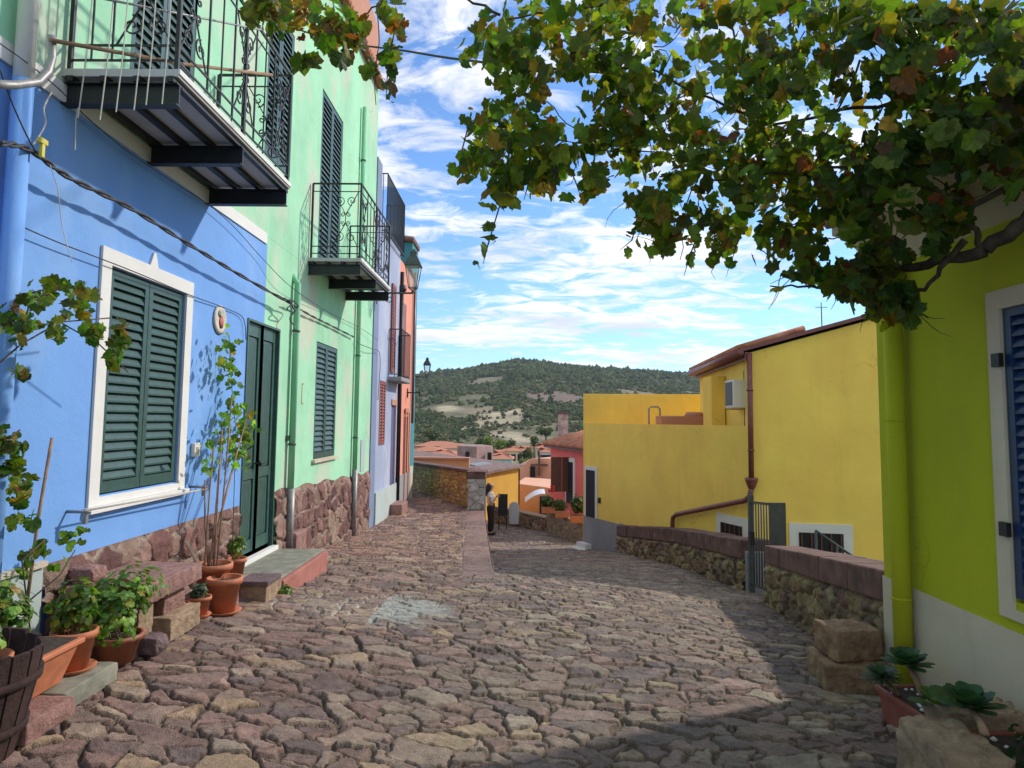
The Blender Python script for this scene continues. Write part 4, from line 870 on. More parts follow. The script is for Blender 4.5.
def strip_leaves(lst, seed): return ell_px(lst, seed)
lvn = thing('grape_vine', 'young vine with yellowing leaves tied to a cane in front of the blue wall', 'vine', (-2.45,3.75,-1.3))
mb = MB(); rr = random.Random(9)
mb.tube([onX(22,640,-2.42), onX(38,520,-2.46), onX(52,438,-2.50)], .009, 6); mb.build('cane', CANE, lvn)
mb = MB()
for pts in ([(30,600),(60,575),(75,550)],[(-20,380),(20,345),(60,322),(110,318)],[(20,345),(30,300),(70,285)],[(60,322),(100,345),(128,372)],[(-20,480),(5,440),(20,430)],[(30,630),(22,560),(45,540)],[(0,330),(-20,345),(-40,420)]):
    mb = MB(); mb.tube([onX(x,y,-2.36) for x,y in pts], .004, 5); mb.build('shoot', VINEB, lvn)
LL = [(35,285,30,16,22,3.35,3.6),(15,320,26,26,36,3.3,3.5),(75,300,26,18,30,3.5,3.75),(100,325,22,16,22,3.6,3.8),(118,345,15,24,24,3.65,3.8),(60,330,20,14,12,3.4,3.6),(15,375,14,8,5,3.4,3.5),(14,440,18,20,24,3.3,3.5),(16,480,20,24,32,3.3,3.5),(22,520,14,10,8,3.4,3.5)]
LL = [(a,b,c,d,n,y0-.12,y1-.12) for (a,b,c,d,n,y0,y1) in LL]
leaves('leaves', ell_px([(a,b,c,d,int(n*1.8),e,f) for (a,b,c,d,n,e,f) in LL], 21), .046, lvn, yel=.12, red=.04, seed=22)
leaves('leaves', [tuple(onX(x+rr.uniform(-7,7),y+rr.uniform(-7,7),-2.4)) for (x,y,n) in ((30,555,8),(45,548,10),(68,540,10),(80,535,8),(25,570,10),(55,605,6),(78,610,6),(60,560,4)) for _ in range(n)], .045, lvn, shape=RLF, yel=.06, red=0, seed=24, pal=GREENS*1.25)

# ------------------------------------------------------------------ pots and plants along the blue house
def pot(name, label, x, y, z, r, h, m, group=None, rim=True, ribs=0, saucer=False, cat='plant pot'):
    t = thing(name, label, cat, (x,y,z), group)
    mb = MB(); pr = [(r*.68,0),(r*.95,h*.82)]+([(r*1.08,h*.82),(r*1.08,h)] if rim else [(r,h)])+[(r*.94,h),(r*.9,h*.86)]
    mb.lathe(pr, (x,y,z), 28, True, wob=ribs); mb.build('pot', m, t)
    mb = MB(); mb.lathe([(r*.9,h*.86),(r*.5,h*.9),(.01,h*.91)], (x,y,z), 16); mb.build('soil', SOIL, t)
    if saucer:
        mb = MB(); mb.lathe([(r*.8,-.015),(r*1.1,.012),(r*1.08,.014),(r*.7,.002)], (x,y,z), 24); mb.build('saucer', m, t)
    return t
def bush(t, x, y, z, rx, ry, rz_, n0, size, seed, pal=GREENS*1.8, shape=RLF, yel=.05, red=.01, stems=10, up=.55):
    n = int(n0*1.6); r = np.random.default_rng(seed); q = r.normal(size=(n,3)); q /= np.linalg.norm(q, axis=1)[:,None]; q *= r.uniform(.35,1,(n,1))
    sub = r.normal(size=(9,3))*.45; q = q*.65+sub[r.integers(0,9,n)]*.55
    P = np.stack([x+q[:,0]*rx, y+q[:,1]*ry, z+q[:,2]*rz_], 1); P[:,2] = np.maximum(P[:,2], z-rz_)
    leaves('foliage', P, size, t, shape=shape, mat_=PLEAF, yel=yel, red=red, seed=seed, up=up, tipdown=.2, pal=pal)
    mb = MB()
    for k in range(stems):
        i = r.integers(0, n); mb.tube([(x+r.normal()*.02,y+r.normal()*.02,z-rz_-.06), ((P[i,0]+x)/2+r.normal()*.01,(P[i,1]+y)/2,(P[i,2]+z-rz_)/2), tuple(P[i])], .003, 4)
    mb.build('stems', CANE, t)
# slabs the pots stand on
tag(rock('paving_block', (-2.50,2.98,-1.36), (-2.02,3.30,-1.28), TRACH, 31, .006, .03, 0), 'pink brick-like slab on the ground beneath the long terracotta trough', 'slab')
tag(rock('paving_slab', (-2.50,3.32,-1.37), (-2.08,3.75,-1.28), GSTONE, 32, .006, .03, 0), 'grey slab under the row of pots by the blue wall', 'slab')
# barrel
br = thing('wooden_tub', 'dark slatted wooden tub holding a pot, at the lower left corner', 'tub', (-2.24,2.86,-1.36))
mb = MB(); nst = 20; bx, by, bz = -2.22, 2.86, -1.36
for k in range(nst):
    a0 = 2*math.pi*k/nst+.02; a1 = 2*math.pi*(k+1)/nst-.02; rows = [(.20,0),(.235,.14),(.265,.28),(.285,.42)]
    V = []
    for (r_, z_) in rows:
        for (a_, q) in ((a0,r_),(a1,r_),(a1,r_-.018),(a0,r_-.018)): V.append((bx+q*math.cos(a_), by+q*math.sin(a_), bz+z_+(.012*math.sin(k*5.3) if z_ > .4 else 0)))
    F_ = [(0,1,2,3),(12,15,14,13)]+[(4*i+j,4*i+(j+1)%4,4*i+4+(j+1)%4,4*i+4+j) for i in range(3) for j in range(4)]
    mb.add(V, F_)
mb.build('staves', WOODD, br)
mb = MB()
for (r_, z_) in ((.232,.10),(.272,.29)):
    mb.lathe([(r_,z_),(r_+.008,z_),(r_+.011,z_+.03),(r_+.003,z_+.03)], (bx,by,bz), 40)
mb.build('hoop', WOODD, br)
t = pot('plant_pot', 'orange-rimmed terracotta pot with a small geranium sunk inside the wooden tub', -2.24, 2.95, -1.22, .13, .22, POT); bush(t, -2.22, 2.97, -.93, .10, .10, .07, 90, .032, 41)
t = thing('planter_trough', 'long terracotta trough with bare soil beside the wooden tub', 'planter', (-2.25,3.2,-1.28))
mb = MB(); mb.hexa([(-2.33,3.02,-1.275),(-2.18,3.02,-1.275),(-2.18,3.44,-1.275),(-2.33,3.44,-1.275),(-2.37,2.98,-1.09),(-2.12,2.98,-1.09),(-2.12,3.48,-1.09),(-2.37,3.48,-1.09)]); mb.build('trough', POT, t, .008)
mb = MB(); mb.box((-2.385,2.965,-1.10), (-2.105,3.495,-1.075)); mb.build('rim', POT, t, .006)
mb = MB(); mb.box((-2.36,2.99,-1.076), (-2.13,3.47,-1.070)); mb.build('soil', SOIL, t)
t = pot('plant_pot', 'orange pot with a bushy green geranium, behind the terracotta trough', -2.42, 3.32, -1.28, .11, .25, POT); bush(t, -2.40, 3.32, -.90, .19, .17, .13, 230, .036, 42)
t = pot('plant_pot', 'plain round terracotta pot of leggy green plants, right of the trough', -2.24, 3.62, -1.27, .10, .19, POT, saucer=True); bush(t, -2.24, 3.62, -.97, .12, .12, .16, 190, .036, 43, yel=.08)
t = pot('plant_pot', 'wide ribbed brown bowl overflowing with bright green geranium in front of the bench', -2.20, 3.93, -1.34, .13, .15, POTB, ribs=.025); bush(t, -2.15, 3.92, -1.02, .26, .26, .21, 420, .036, 44, pal=GREENS*2.1)
tag(rock('boulder', (-2.20,4.08,-1.36), (-2.05,4.22,-1.26), DROCK, 35, .02, .6), 'small dark rounded rock between the brown bowl and the bench leg', 'rock')
bn = thing('stone_bench', 'low red stone bench with slab seat on two rough blocks against the blue house', 'bench', (-2.4,4.25,-1.35))
rock('seat', (-2.60,4.02,-1.08), (-2.12,4.78,-.975), TRACH, 51, .012, .03, 0, bn)
rock('leg', (-2.56,4.06,-1.38), (-2.15,4.22,-1.085), TUFF, 52, .012, .05, 0, bn); rock('leg', (-2.56,4.45,-1.24), (-2.20,4.72,-1.085), TRACH, 53, .015, .06, 0, bn)
rock('leg_footing', (-2.56,4.38,-1.38), (-2.12,4.78,-1.235), TUFF, 54, .012, .05, 0, bn)
tag(rock('boulder', (-2.62,4.12,-.985), (-2.46,4.28,-.89), TRACH, 36, .02, .5), 'lump of red stone lying on the bench seat by the wall', 'rock')
pk = MB(); pk.tube([onX(186,541,-2.50), onX(214,590,-2.34)], .016, 4); tag(pk.build('wooden_plank', WOODL, None), 'short pale plank leaning between the bench and the cane pot', 'plank')
t = pot('plant_pot', 'small terracotta pot with a spiky succulent at the far end of the bench', -2.20, 4.95, -1.37, .07, .13, POT, saucer=True); bush(t, -2.20, 4.94, -1.20, .07, .07, .05, 110, .045, 45, pal=np.array([[.10,.16,.10],[.07,.13,.09]]), shape=OVL, yel=0, red=0, up=.9)
t = pot('plant_pot', 'narrow empty terracotta pot beside the bench footing', -2.24, 4.74, -1.37, .055, .14, POTB)
big = pot('plant_pot', 'large terracotta pot with a heavy rim and a saucer, in front of the cane pot', -2.18, 5.30, G(-2.18,5.3)+.02, .12, .25, POT, saucer=True)
big2 = pot('plant_pot', 'terracotta pot holding tall bare canes and a climbing vine beside the door', -2.34, 5.46, G(-2.3,5.46)+.10, .135, .24, POT)
tag(rock('paving_slab', (-2.52,5.30,G(-2.4,5.4)-.05), (-2.20,5.64,G(-2.4,5.4)+.10), TRACH, 57, .006, .04), 'hidden stone block raising the pot of canes', 'slab')
mb = MB(); rr = random.Random(12); zb = G(-2.3,5.46)+.3
for k, (xt, yt) in enumerate(((222,430),(214,440),(232,395),(246,420),(205,480),(219,470),(238,450))):
    p = onX(xt, yt, -2.5); b = Vector((-2.34+rr.uniform(-.06,.06), 5.46+rr.uniform(-.06,.06), zb)); mb.tube([b, b.lerp(p,.5)+Vector((rr.uniform(-.02,.02),rr.uniform(-.02,.02),0)), p], .007, 6)
mb.build('cane', CANE, big2)
mb = MB(); mb.tube([onX(232,560,-2.4),onX(236,430,-2.50),onX(231,380,-2.53),onX(229,335,-2.55)], .003, 5); mb.build('vine_stem', VINEB, big2)
PL = [tuple(onX(x+rr.gauss(0,5), y+rr.gauss(0,6), -2.50+rr.uniform(-.05,.06))) for (x,y,n) in ((229,342,9),(230,358,10),(232,372,10),(243,420,14),(236,432,12),(248,432,10),(216,436,8),(242,452,10),(226,446,8),(210,455,6),(229,342,5),(231,352,10),(228,365,10),(233,375,8),(231,383,5),(234,393,2),(240,410,14),(246,425,12),(244,440,12),(222,420,8),(213,445,6),(207,470,5),(238,455,10),(232,460,6),(246,440,6)) for _ in range(n)]
leaves('vine_leaves', PL, .05, big2, yel=.15, red=.02, seed=31, pal=GREENS*1.9)
t = pot('plant_pot', 'small terracotta pot with a yellow-green shrub right beside the door frame', -2.42, 6.10, G(-2.4,6.1)+.12, .085, .18, POT); bush(t, -2.42, 6.10, G(-2.4,6.1)+.40, .10, .10, .10, 80, .036, 46, pal=GREENS*1.6, yel=.15)
tag(rock('stone_block', (-2.60,5.92,G(-2.4,6.1)-.1), (-2.28,6.28,G(-2.4,6.1)+.12), TUFF, 58, .008, .04), 'squared block carrying the small pot beside the door', 'stone block')
tag(rock('stone_block', (-2.28,5.85,G(-2.2,6)-.06), (-2.06,6.22,G(-2.2,6)+.13), TUFF, 59, .008, .04), 'squared stone block with a dark tile on top, left of the doorstep', 'stone block')
mb = MB(); zz2 = G(-2.2,6)+.132; mb.box((-2.30,5.83,zz2), (-2.04,6.16,zz2+.04)); tag(mb.build('dark_tile', DROCK, None, .008), 'dark slab lying on the squared block left of the doorstep', 'tile')
ds = thing('door_step', 'long red-fronted doorstep with a mossy grey top below the green door', 'step', (-2.3,6.95,-1.5))
mb = MB(); mb.box((-2.585,6.26,-1.75), (-2.05,7.66,-1.425)); mb.build('riser', TRACHF, ds, .012)
mb = MB(); mb.box((-2.586,6.25,-1.424), (-2.09,7.67,-1.405)); mb.build('tread', GSTONE, ds, .006)
tag(rock('boulder', (-2.44,7.75,-1.68), (-2.14,8.08,-1.47), TRACH, 37, .03, .5), 'rounded red boulder at the far end of the doorstep by the pipe foot', 'rock')
wd = thing('weeds', None, None, (-2.0,6.1,-1.5)); tag(wd, 'tuft of green weeds sprouting by the corner of the doorstep', 'weeds'); bush(wd, -2.02, 6.24, G(-2.,6.24)+.04, .10, .14, .05, 120, .03, 47, pal=GREENS*1.5, stems=3)

# small things on the blue wall
pl = thing('wall_plate', 'round painted ceramic plate with a red and green motif hung on the blue wall', 'plate', (LX,6.06,.85))
mb = MB(); mb.lathe([(.125,0),(.13,.008),(.10,.018),(.085,.012),(.01,.012)], (0,0,0), 32); mb.v = [(LX+.004+v[2], 6.06+v[0], .85+v[1]) for v in mb.v]; mb.build('dish', rockmat('painted_ceramic', (.5,.42,.34), (.62,.58,.5), 14, .1, .002, (.35,.3,.25)), pl)
mb = MB(); mb.lathe([(.03,0),(.045,.002),(.01,.003)], (0,0,0), 12, sx=1, sy=1.3); mb.v = [(LX+.017+v[2], 6.07+v[0], .83+v[1]) for v in mb.v]; mb.build('red_motif', paint('red_glaze', (.5,.10,.06)), pl)
mb = MB(); mb.lathe([(.012,0),(.03,.002),(.01,.003)], (0,0,0), 12); mb.v = [(LX+.017+v[2], 6.03+v[0], .90+v[1]) for v in mb.v]; mb.build('green_motif', paint('green_glaze', (.10,.22,.12)), pl)
db = thing('doorbell', 'square white doorbell box between the window and the door', 'doorbell', (LX,5.68,-.27))
mb = MB(); fbox(mb, FL, 5.64, 5.74, -.32, -.21, .001, .035); mb.build('box', WHITE, db, .008); mb = MB(); fbox(mb, FL, 5.67, 5.71, -.29, -.24, .036, .042); mb.build('button', CREAMW, db)
mb = MB(); fbox(mb, FL, 7.93, 7.99, -.26, -.20, .001, .03); tag(mb.build('doorbell', IRONG, None, .004), 'small dark doorbell on the green wall beside the door', 'doorbell')
mb = MB(); z = .30; fbox(mb, FL, 8.47, 8.52, z-.13, z+.13, .001, .004)
mbh = MB(); fbox(mbh, FL, 8.46, 8.47, .17, .42, .001, .005); fbox(mbh, FL, 8.471, 8.53, .41, .42, .001, .005); fbox(mbh, FL, 8.471, 8.53, .17, .18, .001, .005); tag(mbh.build('stencil_mark', paint('red_stencil', (.5,.12,.07)), None), 'red stencilled bracket mark on the green wall right of the pipe', 'stencil')
rl = thing('towel_rail', 'thin white clothes rail on two brackets under the blue house window', 'rail', (LX,4.1,-.55))
mb = MB(); mb.tube([(LX+.12,4.10,-.55),(LX+.12,5.70,-.58)], .006, 6); mb.build('rod', STRING, rl)
for y in (4.12, 5.66): mb = MB(); mb.tube([(LX,y,-.56),(LX+.14,y,-.56)], .009, 6); mb.box((LX+.10,y-.012,-.63), (LX+.125,y+.012,-.565)); mb.build('bracket', METAL, rl)

# ------------------------------------------------------------------ cables
def cable(label, pts, r, m=CABLE, name='cable', group='cables strung along the left facades', twist=0):
    P = [Vector(p) for p in pts]
    mb = MB()
    # Catmull-Rom through the points
    out = []
    for i in range(len(P)-1):
        a = P[max(i-1,0)]; b = P[i]; c = P[i+1]; d = P[min(i+2,len(P)-1)]
        for k in range(10):
            t = k/10; out.append(.5*((2*b)+(c-a)*t+(2*a-5*b+4*c-d)*t*t+(3*b-a-3*c+d)*t**3))
    out.append(P[-1])
    if twist:
        for ph in (0, math.pi):
            mb.tube([p+Vector((math.cos(i*.9+ph)*twist*.7, 0, math.sin(i*.9+ph)*twist)) for i, p in enumerate(out)], r, 5)
    else: mb.tube(out, r, 5)
    return tag(mb.build(name, m, None, recalc=False), label, 'cable', group)
cx_ = LX+.13
cable('thick twisted black cable sagging across the blue wall above the window', [onX(0,143,cx_+.1),onX(30,150,cx_),onX(70,178,cx_),onX(130,208,cx_),onX(190,245,cx_),onX(240,275,cx_),onX(288,302,cx_)], .009, twist=.010)
cable('grey twisted cable across the green wall between the two pipes', [onX(288,302,LX+.08),onX(310,315,LX+.05),onX(330,325,LX+.04),onX(354,337,LX+.05)], .007, twist=.008)
cable('thin black wire looping from the blue pipe over the window to the door top', [onX(12,222,LX+.05),onX(60,243,LX+.05),onX(130,270,LX+.05),onX(190,295,LX+.03),onX(225,308,LX+.02),onX(243,318,LX+.02),onX(246,340,LX+.02)], .004)
cable('thin wire running from the first balcony down to the green pipe top', [onX(211,206,LX+.05),onX(235,228,LX+.05),onX(262,258,LX+.05),onX(290,286,LX+.10),onX(325,310,LX+.05),onX(360,328,LX+.05),onX(378,340,LX+.1)], .0035)
cable('wire crossing the blue pipe and running up the wall to the first balcony', [onX(0,70,LX+.25),onX(15,110,LX+.2),onX(33,147,LX+.15),onX(45,160,LX+.13)], .004)
cable('wire dropping diagonally from the blue pipe to the underside of the first balcony', [onX(-5,40,LX+.2),onX(30,65,LX+.1),onX(60,90,LX+.06),onX(90,120,LX+.05),onX(140,160,LX+.05),onX(211,206,LX+.05)], .0035)
cable('cable bundle coiled where the twisted cable meets the first green pipe', [onX(284,298,LX+.16),onX(292,303,LX+.17),onX(287,309,LX+.16),onX(295,312,LX+.15),onX(289,300,LX+.17),onX(298,306,LX+.14),onX(290,318,LX+.12),onX(294,325,LX+.12)], .008)
cable('pale loose cord hanging from the twisted cable by the yellow peg', [onX(33,145,LX+.15),onX(45,125,LX+.15),onX(44,108,LX+.15),onX(52,92,LX+.12)], .004, STRING)
cable('pale loose string dangling in front of the blue wall left of the window', [onX(50,165,LX+.15),onX(58,190,LX+.15),onX(62,225,LX+.15),onX(72,262,LX+.2)], .0025, STRING)
mb = MB(); p = onX(42,150,LX+.16); mb.box((p.x-.01,p.y-.012,p.z-.04), (p.x+.01,p.y+.012,p.z+.05)); mb.box((p.x-.012,p.y-.03,p.z+.03), (p.x+.012,p.y+.03,p.z+.06)); tag(mb.build('plastic_peg', paint('yellow_plastic', (.65,.55,.06)), None, .004), 'yellow plastic peg clipped to the twisted cable by the blue pipe', 'peg')
cable('overhead cable with dry tendrils crossing the sky from the green house to the vine', [onY(300,30,7.0),onY(340,42,6.6),onY(400,50,5.6),onY(450,58,4.8),onY(520,66,4.0),onY(600,72,3.8)], .009, VINEB, group=None)
cable('short cable stubs on brackets at the far corner of the green house', [onX(356,341,LX+.05),onX(362,345,LX+.09),onX(372,349,LX+.1),onX(380,356,LX+.06),onX(378,400,LX+.04)], .006)
# wire-pergola arm with strings
arm = thing('clothesline_arm', 'bent grey pipe arm with pale strings hanging below the first balcony railing', 'clothesline', (-1.9,3.7,2.0))
mb = MB(); mb.tube([onX(-12,84,-2.36),onX(15,85,-2.36),onX(38,82,-2.36),onX(48,72,-2.36),onX(52,58,-2.36),onX(52,36,-2.36)], .02, 10); mb.build('bent_pipe', METAL, arm)
a = onX(50,40,-2.34); b = onX(272,75,-1.90); mb = MB(); mb.tube([a, a.lerp(b,.5)+Vector((0,0,-.02)), b], .011, 8); mb.build('crossbar', CANE, arm)
mb = MB()
for i, (x, y) in enumerate(((78,118),(100,120),(116,112),(134,110),(146,105),(162,104))):
    p = onY(x, y, 3.62+.02*i); q = p+Vector((.04-.004*i,0,.75)); mb.tube([p, p.lerp(q,.5)+Vector((.006,0,0)), q], .0035, 4)
mb.tube([onY(75,150,3.7), onY(76,118,3.68), onY(78,108,3.66)], .003, 4)
mb.build('strings', STRING, arm)
a = onX(70,-8,-2.3); b = onX(262,30,-1.92); mb = MB(); mb.tube([a,b], .007, 6); mb.build('upper_wire', METAL, arm)

# ------------------------------------------------------------------ right front planters
def trough(label, x0, x1, y0, y1, z0, h, rz, plants, seed):
    t = thing('planter_trough', label, 'planter', ((x0+x1)/2,(y0+y1)/2,z0)); c = Vector(((x0+x1)/2,(y0+y1)/2,0)); Mz = Matrix.Translation(c)@Matrix.Rotation(R(rz),4,'Z')
    a, b = (x1-x0)/2, (y1-y0)/2; mb = MB()
    mb.hexa([Mz@Vector(v) for v in ((-a*.8,-b*.92,z0),(a*.8,-b*.92,z0),(a*.8,b*.92,z0),(-a*.8,b*.92,z0),(-a,-b,z0+h),(a,-b,z0+h),(a,b,z0+h),(-a,b,z0+h))]); mb.build('trough', POTR, t, .008)
    mb = MB()
    for (p, q) in (((-a-.01,-b-.01),(-a+.012,b+.01)),((a-.012,-b-.01),(a+.01,b+.01)),((-a+.013,-b-.01),(a-.013,-b+.012)),((-a+.013,b-.012),(a-.013,b+.01))): mb.box((p[0],p[1],z0+h-.012), (q[0],q[1],z0+h+.014), Mz)
    mb.build('rim', POTR, t, .003)
    mb = MB(); mb.box((-a+.014,-b+.014,z0+h-.01), (a-.014,b-.014,z0+h+.003), Mz); mb.build('soil', SOIL, t)
    r = random.Random(seed); mb = MB()
    for k in range(16):
        p = Mz@Vector((r.uniform(-a,a)*.8, r.uniform(-b,b)*.9, z0+h+.008)); s = r.uniform(.008,.018); mb.lathe([(s*.3,-s*.5),(s,0),(s*.3,s*.6)], p, 7)
    mb.build('pebbles', WHITE, t); return t, Mz
g = -1.72
t, Mz = trough('dull red trough with a spiky palm-like succulent and a rosette, next to the lime pipe', 2.10, 2.36, 3.70, 4.22, g, .20, 3, None, 1)
def rosette(t, c, stem_from, r, n, size, shape, pal, seed, up=.3):
    rr = np.random.default_rng(seed); mb = MB(); mb.tube([stem_from, ((Vector(stem_from)+Vector(c))/2)+Vector((.01,0,0)), c], [.02,.017,.015], 8); mb.build('stem', CANE, t)
    V = []; Fa = []; C = []
    for k in range(n):
        a = k*2.399; el = (k/n)*1.1-.15+rr.normal()*.06; L_ = r*(1-.35*(k/n)); d = Vector((math.cos(a)*math.cos(el), math.sin(a)*math.cos(el), math.sin(el))); s = d.cross(Vector((0,0,1))).normalized(); nn = s.cross(d)
        o = len(V); W = size
        for (q, wv, hh) in ((0,.25,0),(.35,.8,.0),(.7,1,.02),(.92,.6,.0),(1,.05,-.03)):
            p = Vector(c)+d*(L_*q)+nn*(hh*r+.1*r*q*q*(1 if shape == 'r' else -1)); V += [tuple(p-s*W*wv), tuple(p+s*W*wv+nn*.0)]
        for i in range(4): Fa.append((o+2*i,o+2*i+1,o+2*i+3,o+2*i+2))
        cc_ = np.array(pal[rr.integers(len(pal))])*rr.uniform(.8,1.2); C += [cc_]*10
    me = fast_mesh('rosette', np.array(V), np.array(Fa), True, np.array(C)); link('rosette', me, PLEAF, t)
SP = [[.03,.075,.03],[.045,.095,.035],[.025,.06,.03]]
rosette(t, onY(882,677,4.05), onY(903,704,4.12), .13, 80, .008, 's', SP, 3)
rosette(t, onY(908,664,4.2), onY(922,698,4.1), .15, 26, .035, 'r', [[.04,.10,.05],[.05,.12,.06]], 4)
t, Mz = trough('dull red trough of trailing succulents with white pebbles at the bottom right corner', 2.07, 2.37, 2.45, 3.42, -1.64, .20, 0, None, 2)
tag(rock('stone_block', (2.04,3.46,-1.75), (2.42,3.66,-1.36), TUFF, 16, .03, .12, 0), 'pale sandstone block against the white wall behind the pebbled trough', 'stone block')
bush(t, 2.22, 2.95, -1.39, .13, .42, .06, 260, .035, 61, pal=np.array(SP), yel=.02, red=0, shape=RLF)
t = thing('jade_plant', 'glossy broad-leaved succulent leaning over the sandstone block', 'plant', (2.15,3.3,-1.5))
rosette(t, onY(970,706,3.35), onY(985,735,3.2), .16, 22, .04, 'r', [[.05,.11,.03],[.04,.10,.05]], 6)
rosette(t, onY(940,706,3.6), onY(960,722,3.5), .15, 12, .045, 'r', [[.06,.13,.03]], 7)

# ------------------------------------------------------------------ far low walls, boards, planters
def simple_wall(label, A, B, zt, zb, pal, seed, th=.3, m=TUFFD):
    t = thing('low_stone_wall', label, 'wall', (A[0],A[1],zb), 'low stone walls along the right of the street'); A_, B_ = Vector((*A,0)), Vector((*B,0)); fr = Fr(A_, B_-A_, (0,-1,0)); d = (B_-A_).normalized(); fr.N = Vector((d.y,-d.x,0))
    if fr.N.y > 0: fr.N = -fr.N
    L_ = (B_-A_).length; mb = MB(); fbox(mb, fr, 0, L_, zb-1.5, zt-.06, -th, 0); mb.build('wall_core', m, t)
    stone_sheet('stone_face', frp(fr), 0, L_, lambda u: zb-.1, lambda u: zt-.05, t, (.22,.16), pal, (.36,.29,.2), .12, .03, .03, seed)
    mb = MB(); fbox(mb, fr, -.02, L_+.02, zt-.06, zt, -th-.03, .04); mb.build('coping', TUFF, t, .015)
simple_wall('far low wall of tan stone behind the chalkboard at the bend', (-.95,27.8), (.98,24.8), -3.36, -3.98, MOSS, 71)
simple_wall('pale wall under the flower boxes of the coral house', (1.0,24.7), (2.05,21.6), -3.12, -3.85, [[.42,.33,.22],[.38,.28,.2],[.34,.25,.16]], 72)
bd = thing('sandwich_board', 'dark chalkboard on thin legs standing right in front of the woman', 'board', (-.5,25.6,-3.95))
p = onY(503,494,25.4); q = onY(503,530,25.4); mb = MB(); mb.box((p.x-.17,25.40,q.z+.50), (p.x+.17,25.43,p.z)); mb.build('panel', IRON, bd, .005)
for s in (-1,1):
    mb = MB(); mb.tube([(p.x+s*.13,25.42,q.z+.5),(p.x+s*.14,25.42,q.z)], .014, 5); mb.build('leg', IRON, bd)
    mb = MB(); mb.tube([(p.x+s*.13,25.44,q.z+.9),(p.x+s*.14,25.75,q.z)], .014, 5); mb.build('leg', IRON, bd)
sg = thing('arched_sign', 'small arched white board standing against the far wall', 'sign', (-.2,25.6,-3.9))
p = onY(514,524,25.8); mb = MB(); pr = [(-.17,0),(.17,0),(.17,.62)]+[(.17*math.cos(a), .62+.17*math.sin(a)) for a in np.linspace(.3,math.pi-.3,7)]+[(-.17,.62)]
n = len(pr); mb.add([(p.x+a,25.78,p.z+b) for a,b in pr]+[(p.x+a,25.81,p.z+b) for a,b in pr], [tuple(range(n))[::-1], tuple(range(n,2*n))]+[(i,(i+1)%n,n+(i+1)%n,n+i) for i in range(n)]); mb.build('panel', paint('pale_board', (.50,.52,.55)), sg)
mb = MB(); mb.tube([(p.x-.17,25.79,p.z),(p.x-.17,25.79,p.z+.62)]+[(p.x+.17*math.cos(a),25.79,p.z+.62+.17*math.sin(a)) for a in np.linspace(math.pi-.3,.3,7)]+[(p.x+.17,25.79,p.z+.62),(p.x+.17,25.79,p.z)], .02, 5); mb.build('rim', WHITE, sg)

# coral house
ph = thing('coral_house', 'coral red house with terracotta roof and an open dark brown shutter', 'house', (1.6,26,-4))
cA, cB = Vector((1.28,28.2,0)), Vector((2.36,24.2,0)); fr = Fr(cA, cB-cA, (-1,0,0)); d = (cB-cA).normalized(); fr.N = Vector((d.y,-d.x,0))
if fr.N.x > 0: fr.N = -fr.N
Lc = (cB-cA).length
mb = MB(); fbox(mb, fr, 0, Lc, -6, -1.06, -5, 0); mb.build('wall', PINK, ph)
mb = MB(); mb.hexa([fr.p(-.1,-1.055,.28),fr.p(Lc+.2,-1.055,.28),fr.p(Lc+.2,-.3,-2.6),fr.p(-.1,-.3,-2.6),fr.p(-.1,-.93,.28),fr.p(Lc+.2,-.93,.28),fr.p(Lc+.2,-.18,-2.6),fr.p(-.1,-.18,-2.6)]); mb.build('eaves_board', DROCK, ph)
mb = MB()
for k in range(30):
    u = -.05+k*(Lc+.2)/29; mb.tube([fr.p(u,-.90,.32), fr.p(u,-.13,-2.6)], .08, 6)
mb.build('roof', TILE, ph)
mb = MB(); fbox(mb, fr, 1.9, 2.9, -3.0, -1.35, .001, .04); wd_ = mb.build('window_surround', WHITE, ph); mb = MB(); fbox(mb, fr, 2.05, 2.75, -3.0, -1.5, .041, .055); mb.build('window_pane', DARK, wd_)
p0 = onY(551,457,25.9); p1 = onY(574,492,25.9); sf = Fr((p0.x,25.9,0), (1,.15,0), (0,-1,0)); mb = MB(); leaf_panel(mb, sf, 0, .40, p1.z, p0.z, 0, ns=14); mb.build('shutter', BROWNSH, ph); mb = MB(); leaf_panel(mb, sf, .41, .84, p1.z, p0.z, 0, ns=14); mb.build('shutter', BROWNSH, ph)
c = onY(563,424,29); mb = MB(); mb.box((c.x-.2,28.8,c.z-.9), (c.x+.2,29.2,c.z+.42)); cm = mb.build('chimney', rockmat('mottled_plaster', (.25,.12,.1), (.6,.5,.45), 5), ph); mb = MB(); mb.box((c.x-.27,28.73,c.z+.421), (c.x+.27,29.27,c.z+.50)); mb.build('chimney_cap', DROCK, cm)
